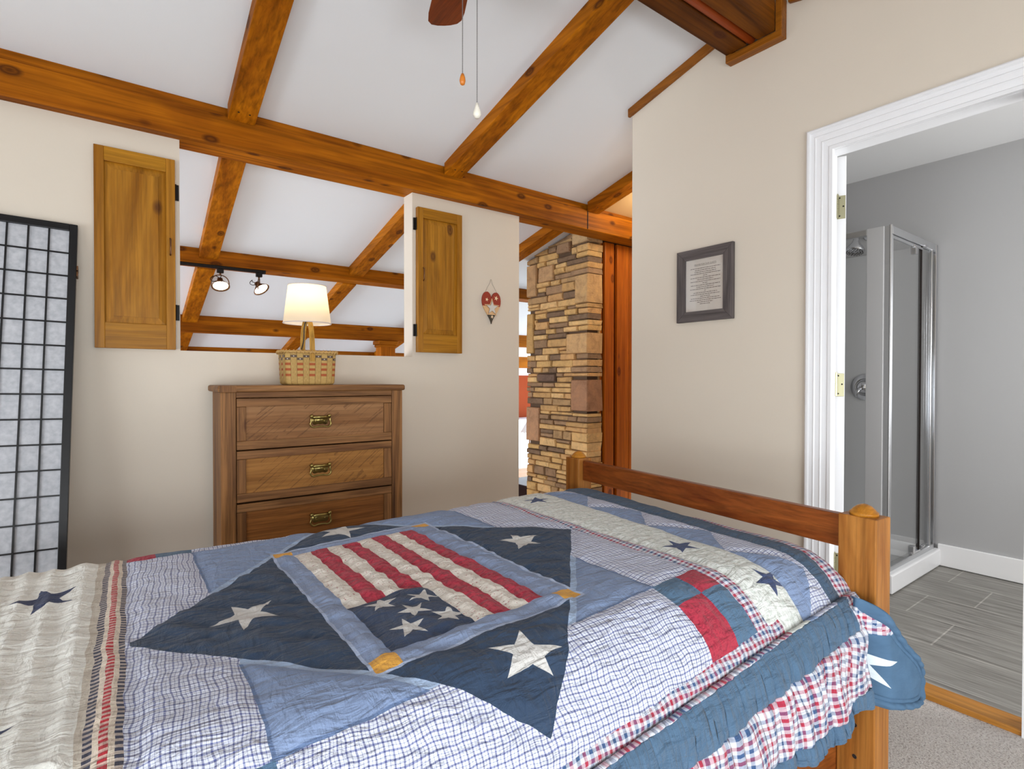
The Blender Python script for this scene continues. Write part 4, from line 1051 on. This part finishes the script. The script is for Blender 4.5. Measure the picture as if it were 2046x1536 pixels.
def quiltmat():
    t = NT('patchwork cotton', .88, 0, .15)
    uvn = t.n('ShaderNodeUVMap'); uvn.uv_map = 'UVMap'; uv = uvn.outputs[0]
    s = t.n('ShaderNodeSeparateXYZ'); t.t.links.new(uv, s.inputs[0])
    u0, v0 = X(t, s.outputs[0]), X(t, s.outputs[1])
    wob = t.noise(uv, 14, 2); wob2 = t.noise(t.mapping(uv, (1, 1, 1), loc=(5, 3, 0)), 14, 2)
    u = u0+(wob-.5)*.012; v = v0+(wob2-.5)*.012
    k1 = .565; k2 = .575
    du = u-DU; dv = v-DV
    Xn = (du-dv*KU)*(1/k1); Yn = (dv+du*KV)*(-1/k2)
    aX, aY0 = Xn.abs(), Yn.abs(); far = Yn > 0; aY = aY0-far*(K3-K2)        # the check strip is wider on the far side
    dm = (aX+aY0*(1/1.04))                                        # diamond norm
    navy, slate, cham, cream, red, yel, wht, dst = [srgb(*c) for c in ((56, 74, 98), (86, 114, 140), (132, 150, 182), (216, 214, 202), (178, 54, 72), (226, 166, 72), (220, 218, 214), (50, 62, 96))]
    fuzz = t.noise(uv, 420, 3, 0, .7)
    mott = t.noise(uv, 26, 4)
    # check cloth
    def grid(a, per, wd, ph=0.0): return ((a*(1/per)+ph).frac()-.5).abs() < (wd/2)
    def check(a, b):
        A = grid(a, .0118, .22)*.66+grid(a, .0118, .09, .5)*.42; Bq = grid(b, .0118, .22)*.66+grid(b, .0118, .09, .5)*.42
        return t.mix(srgb(224, 228, 240), srgb(54, 64, 130), (A+Bq).mn(1.0)*.92)
    chk = check(u0+(wob-.5)*.02, v0+(wob2-.5)*.02)
    # gingham
    def ging(a, b, per):  # woven gingham
        def thr(q):
            f = (q*(1/per)).frac()
            m1 = (f < .25); m2 = (f > .5)*(f < .75)
            return t.mix(t.mix(srgb(216, 218, 226), srgb(172, 54, 74), m1), srgb(64, 90, 130), m2)
        x = t.n('ShaderNodeMix', data_type='RGBA'); x.inputs[0].default_value = .5; t.inp(x.inputs[6], thr(a)); t.inp(x.inputs[7], thr(b))
        return x.outputs[2]
    gin = ging(u0+(wob-.5)*.02, v0+(wob2-.5)*.02, .026); gin_s = ging(u0, v0, .026)
    # star masks from five tips
    def star(tips, a=u, b=v):
        tot = None; cx_ = sum(p[0] for p in tips)/5; cy_ = sum(p[1] for p in tips)/5
        for i in range(5):
            x1, y1 = tips[i]; x2, y2 = tips[(i+2) % 5]
            nx, ny = (y2-y1), -(x2-x1); c = nx*x1+ny*y1
            if nx*cx_+ny*cy_ < c: nx, ny, c = -nx, -ny, -c
            g = (a*nx+b*ny) > c; tot = g if tot is None else tot+g
        return tot > 3.5
    def reg(cx_, cy_, R, rot=0, asp=1.0):
        return [(cx_+R*math.sin(rot+k*2*PI/5), cy_+R*asp*math.cos(rot+k*2*PI/5)) for k in range(5)]
    # ---- base: outside the medallion square = chambray / check corners
    cham_c = t.mix(cham, srgb(168, 186, 214), ((fuzz > .66)*.5))
    cham_c = t.mix(cham_c, srgb(120, 140, 178), (mott-.3)*.5)
    isblue = (aX < K1)*(aY < K2)
    c = t.mix(chk, cham_c, isblue)
    bind = (((aX-K1).abs() < .005)*(aY < K2+.01)).mx(((aY-K2).abs() < .005)*(aX < K1+.01))
    c = t.mix(c, srgb(104, 124, 160), bind)
    # four patch blocks in the corners of the medallion square
    fp = (aX > K1)*(aY > K2); mixd = ((aX > .84)*(aY > .885)).mx((aX < .84)*(aY < .885)) if False else None
    a1 = (aX > .85); a2 = (aY > .89); xor = (a1-a2).abs() > .5
    calico = t.mix(red, srgb(150, 40, 60), (t.noise(uv, 120, 2, 1) > .56)*.8)
    c = t.mix(c, t.mix(slate, calico, xor), fp)
    # diamond with its pale edging
    c = t.mix(c, t.mix(srgb(164, 184, 212), chk, (aX > K1).mx(aY > K2)), dm < 1.02)
    navyc = t.mix(navy, srgb(46, 60, 80), mott)
    c = t.mix(c, navyc, dm < .985)
    # flag block
    inb = lambda x0, x1, y0, y1: (Xn > x0)*(Xn < x1)*(Yn > y0)*(Yn < y1)
    c = t.mix(c, srgb(176, 190, 216), inb(FX0-.012, FX1+.012, FY0-.012, FY1+.012)); c = t.mix(c, t.mix(srgb(146, 162, 192), srgb(132, 148, 180), mott), inb(FX0, FX1, FY0, FY1))
    CW = .085
    yc = ((Xn < FX0+CW).mx(Xn > FX1-CW))*((Yn < FY0+.075).mx(Yn > FY1-.06))*inb(FX0, FX1, FY0, FY1)
    c = t.mix(c, yel, yc)
    fl = inb(IX0, IX1, IY0, IY1)
    stp = ((Xn-IX0)*(4/(IX1-IX0))).frac() > .5
    flor = t.mix(srgb(232, 224, 212), srgb(164, 60, 66), (t.noise(t.mapping(uv, (1, 1, 1)), 170, 1) > .67)*.75)
    redc = t.mix(srgb(186, 56, 74), srgb(160, 42, 62), t.noise(uv, 90, 2) > .52)
    fc = t.mix(flor, redc, stp)
    cant = (Xn < (IX0+IX1)/2)*(Yn < IY0+.40)
    cnv = t.mix(srgb(62, 76, 102), srgb(50, 62, 84), mott)
    fc = t.mix(fc, cnv, cant)
    c = t.mix(c, fc, fl)
    whs = t.mix(wht, srgb(206, 202, 196), t.noise(uv, 30, 2))
    for cx_, cy_ in ((-1.088, -.437), (-.999, -.432), (-1.04, -.372), (-.986, -.324), (-1.073, -.308)):
        c = t.mix(c, whs, star(reg(cx_, cy_, .037, .3+cx_*9)))
    for tips in ([(-1.282, -.598), (-1.278, -.501), (-1.347, -.455), (-1.402, -.518), (-1.359, -.606)],
                 [(-.905, -.185), (-.852, -.124), (-.894, -.078), (-.977, -.100), (-.980, -.170)],
                 [(-.617, -.700), (-.560, -.643), (-.596, -.570), (-.667, -.570), (-.675, -.670)],
                 reg(-1.03, -1.035, .075, .2)):
        c = t.mix(c, whs, star(tips))
    # bands towards the foot
    def lf(a, b_, k): return u-(v+.5)*k > a
    plaid = gin_s
    c = t.mix(c, plaid, (u-(v+.5)*.07) > -.42)
    crm = t.mix(srgb(226, 228, 222), srgb(204, 208, 200), t.noise(uv, 85, 3, .5) > .55)
    c = t.mix(c, crm, (u-(v+.5)*.08) > -.385)
    for tips in ([(-.301, -.391), (-.262, -.298), (-.345, -.272), (-.352, -.362), (-.262, -.372)][:0] or reg(-.308, -.335, .052, .5), reg(-.258, -.106, .050, .9, .85), reg(-.335, -.985, .052, .2)):
        nv_ = t.mix(dst, srgb(72, 88, 130), mott); c = t.mix(c, nv_, star(tips))
    # triangle band
    fr = ((v0+1.11)*(1/.285)).frac(); tt = ((u-CRO(0))*(1/.115))
    trm = ((fr-.5).abs()*2+tt) < 1.0
    c = t.mix(c, t.mix(chk, cham_c, trm), (u > -.229))
    sl = t.mix(slate, srgb(74, 98, 122), mott)
    sln = t.mix(srgb(76, 96, 118), srgb(66, 84, 104), mott)
    c = t.mix(c, sln, (u-(v+.5)*.02) > -.112)
    c = t.mix(c, gin, (u+(v+.5)*.06) > -.030)
    # towards the head
    c = t.mix(c, chk, (u-(v+.5)*.09) < -1.525)
    sc = (u-(v+.5)*.072)                                         # stripe coordinate
    q = (sc+1.577)*(1/.045)
    warp = t.mix(srgb(220, 206, 186), srgb(64, 66, 84), (q < .24).mx(q > .80)); warp = t.mix(warp, srgb(180, 44, 54), (q > .40)*(q < .63))
    wv = ((v0+(wob-.5)*.01)*(1/.0125)).frac() > .52
    warp = t.mix(warp, t.mix(warp, srgb(224, 206, 190), .62), wv)
    c = t.mix(c, warp, q < 1.0)
    c = t.mix(c, srgb(206, 196, 180), q < 0.0)
    crl = (u-(v+.5)*.08) < -1.588
    crh = t.mix(srgb(244, 243, 235), srgb(230, 228, 217), t.noise(t.mapping(uv, (30, 110, 1)), 1, 3, .6))
    c = t.mix(c, crh, crl)
    nst = t.mix(srgb(44, 54, 84), srgb(58, 70, 106), mott)
    for tips in ([(-1.662, -.925), (-1.650, -.815), (-1.705, -.770), (-1.768, -.842), (-1.725, -.925)][:0] or [(-1.655, -.905), (-1.650, -.812), (-1.712, -.775), (-1.765, -.850), (-1.722, -.922)], reg(-1.70, -.30, .06, .6), reg(-1.73, -.05, .05)):
        c = t.mix(c, nst, star(tips))
    # near side: narrow plaid strip, slate band, gingham ruffle, slate hem
    c = t.mix(c, gin, (v+(u+.567)*.11 > .004)*(u > -1.56)*(u < -.305))
    c = t.mix(c, sl, (v+(u+.587)*.105) > .04)
    gr = ging(u0, v0, .026)
    c = t.mix(c, gr, (v+(u+.479)*.122) > .104)
    c = t.mix(c, sl, (v+(u+.4)*.03) > .205)
    c = t.mix(c, gin, ((u+(v+.5)*.06) > -.03)*(v0 < .062)*(v0 > -.3))
    c = t.mix(c, sl, (v0 < -1.24))
    c = t.mul(c, t.ramp(fuzz, [(.2, (.88, .88, .88, 1)), (.8, (1.05, 1.05, 1.05, 1))]))
    t.color(c)
    pk = t.noise(t.mapping(uv, (13, 40, 1), rot=(0, 0, .35)), 1, 4, .8, .5)
    wvb = t.noise(t.mapping(uv, (58, 18, 1), rot=(0, 0, .1)), 1, 3, .8)
    gat = t.noise(t.mapping(uv, (95, 8, 1)), 1, 3, .4, .6)*((v+(u+.567)*.11) > .004)*(u < -.06)
    t.bump(pk*1.6+wvb*.7+fuzz*.08+gat*1.0, .75, .016)
    t.b.inputs['Sheen Weight'].default_value = .15
    return t.m
QM = quiltmat()
quilt = thing('patchwork_quilt', 'red white and blue patchwork quilt with stars and a flag block on the bed', 'quilt', (BM @ Vector((-.95, .63, -.55))))
stitch('quilt_top', -2.06, .055, 330, lambda u: -1.36, VS, 190, QM, quilt)
def ruf(u, v, n_):
    k = smooth((v-VS(u))/.08); k2 = smooth((v-VB(u))/.08)
    w1 = nz(u*26+3*nz(u*6, v*3), v*5, 1); w2 = nz(u*60, v*7, 4)
    p = .011*k*(w1+.5*w2)+.006*k2*math.sin(u*34+4*nz(u*4, 8))+.0025*nz(u*120, v*12)
    o_ = n_*(p+.007+.008*k2)
    d1 = abs(v-VB(u)); d2 = abs(v-VG(u)); d0 = abs(v-VS(u))
    o_ -= n_*.006*(math.exp(-(d1/.006)**2)+math.exp(-(d2/.006)**2)+.25*math.exp(-(d0/.005)**2))
    e_ = smooth((v-VH(u)+.03)/.03)
    return o_+Vector((-(.022*k+.058*k2)*smooth((u+.35)/.3), 0, .005*e_*math.sin(u*60)+.03*smooth((u+.12)/.03)*smooth((v-VG(u)+.03)/.03)))
sr = stitch('side_ruffle', -2.06, -.012, 560, lambda u: VS(u)-.006, VH, 64, QM, quilt, ruf)
for o in (bpy.data.objects['quilt_top'], sr):
    md = o.modifiers.new('thick', 'SOLIDIFY'); md.thickness = .012; md.offset = -1 if o is sr else -1

def flapmat():
    t = NT('quilt corner cotton', .88, 0, .15); uvn = t.n('ShaderNodeUVMap'); uvn.uv_map = 'UVMap'; uv = uvn.outputs[0]
    s = t.n('ShaderNodeSeparateXYZ'); t.t.links.new(uv, s.inputs[0]); u, v = X(t, s.outputs[0]), X(t, s.outputs[1])
    mott = t.noise(uv, 26, 4); c = t.mix(srgb(88, 118, 146), srgb(72, 98, 124), mott)
    tips = [(-.085, -.600), (.012, -.673), (-.015, -.728), (-.143, -.69), (-.173, -.61)]
    tot = None; cx_ = sum(p[0] for p in tips)/5; cy_ = sum(p[1] for p in tips)/5
    for i in range(5):
        x1, y1 = tips[i]; x2, y2 = tips[(i+2) % 5]; nx, ny = (y2-y1), -(x2-x1); k = nx*x1+ny*y1
        if nx*cx_+ny*cy_ < k: nx, ny, k = -nx, -ny, -k
        g = (u*nx+v*ny) > k; tot = g if tot is None else tot+g
    c = t.mix(c, srgb(222, 232, 236), tot > 3.5)
    per = .026
    def thr(q):
        f = (q*(1/per)).frac(); return t.mix(t.mix(srgb(216, 218, 226), srgb(172, 54, 74), f < .25), srgb(64, 90, 130), (f > .5)*(f < .75))
    g = t.mix(thr(u), thr(v), .5)
    c = t.mix(c, g, ((v+u*.86) < -.602)*(v > -.606))
    t.color(c); pk = t.noise(t.mapping(uv, (20, 60, 1), rot=(0, 0, -.8)), 1, 4, .8, .6); t.bump(pk, .5, .006)
    return t.m
out = [(-.066, -.522), (-.033, -.543), (.012, -.589), (.083, -.662), (.16, -.732), (.191, -.783), (.178, -.818), (.114, -.808), (.0, -.780), (-.06, -.765)]
def bez(pts, n):
    res = []
    L = [0]
    for a, b in zip(pts, pts[1:]): L.append(L[-1]+math.hypot(a[0]-b[0], a[1]-b[1]))
    for i in range(n+1):
        s = L[-1]*i/n
        res.append((itp(s, L, [p[0] for p in pts]), itp(s, L, [p[1] for p in pts]), s))
    for _ in range(3):
        res = [res[0]]+[((a[0]+2*b[0]+c[0])/4, (a[1]+2*b[1]+c[1])/4, b[2]) for a, b, c in zip(res, res[1:], res[2:])]+[res[-1]]
    return res
bm = bmesh.new(); uvl = bm.loops.layers.uv.new('UVMap'); op = bez(out, 120); g = []
for i, (x, z, s) in enumerate(op):
    row = []; tt = i/120
    ax, az = -.066, -.535-.215*tt
    for j in range(41):
        f_ = j/40; xx = ax+(x-ax)*f_; zz = az+(z-az)*f_
        ds = math.hypot(x-ax, z-az)*(1-f_)                                  # distance to the outer edge
        h = -.007*(math.exp(-((ds-.032)/.006)**2)+.8*math.exp(-((ds-.062)/.005)**2))*(1 if f_ > .3 else 0)
        h += .007*math.exp(-((ds-.016)/.014)**2)*(1+.25*math.sin(s*160))*(1 if f_ > .3 else 0)+.003*nz(xx*25, zz*25)
        if f_ > .97: h -= .006*(f_-.97)/.03
        k_ = smooth((xx+.066)/.054)
        yb_ = (-.033-h+.012*smooth((xx-.1)/.1)-.012*math.sin((xx+.05)*14)*smooth((zz+.62)/-.1)); yb_ = min(yb_, -.018)
        yb_ = .014*(1-k_)+yb_*k_
        row.append((bm.verts.new(BM @ Vector((xx, yb_, zz))), (xx, zz)))
    g.append(row)
for i in range(120):
    for j in range(40):
        q = [g[i][j], g[i+1][j], g[i+1][j+1], g[i][j+1]]
        try: f = bm.faces.new([x[0] for x in q])
        except ValueError: continue
        for l, x in zip(f.loops, q): l[uvl].uv = x[1]
fo_ = obj('corner_flap', bm, flapmat(), quilt, smooth=True); fo_['label'] = 'hanging blue corner with one white star'
md = fo_.modifiers.new('thick', 'SOLIDIFY'); md.thickness = .010; md.offset = 0

# ---------------------------------------------------------------- lift everything so that the carpet is at height 0
for o in list(COL.objects):
    if o.parent is None: o.location.z += H
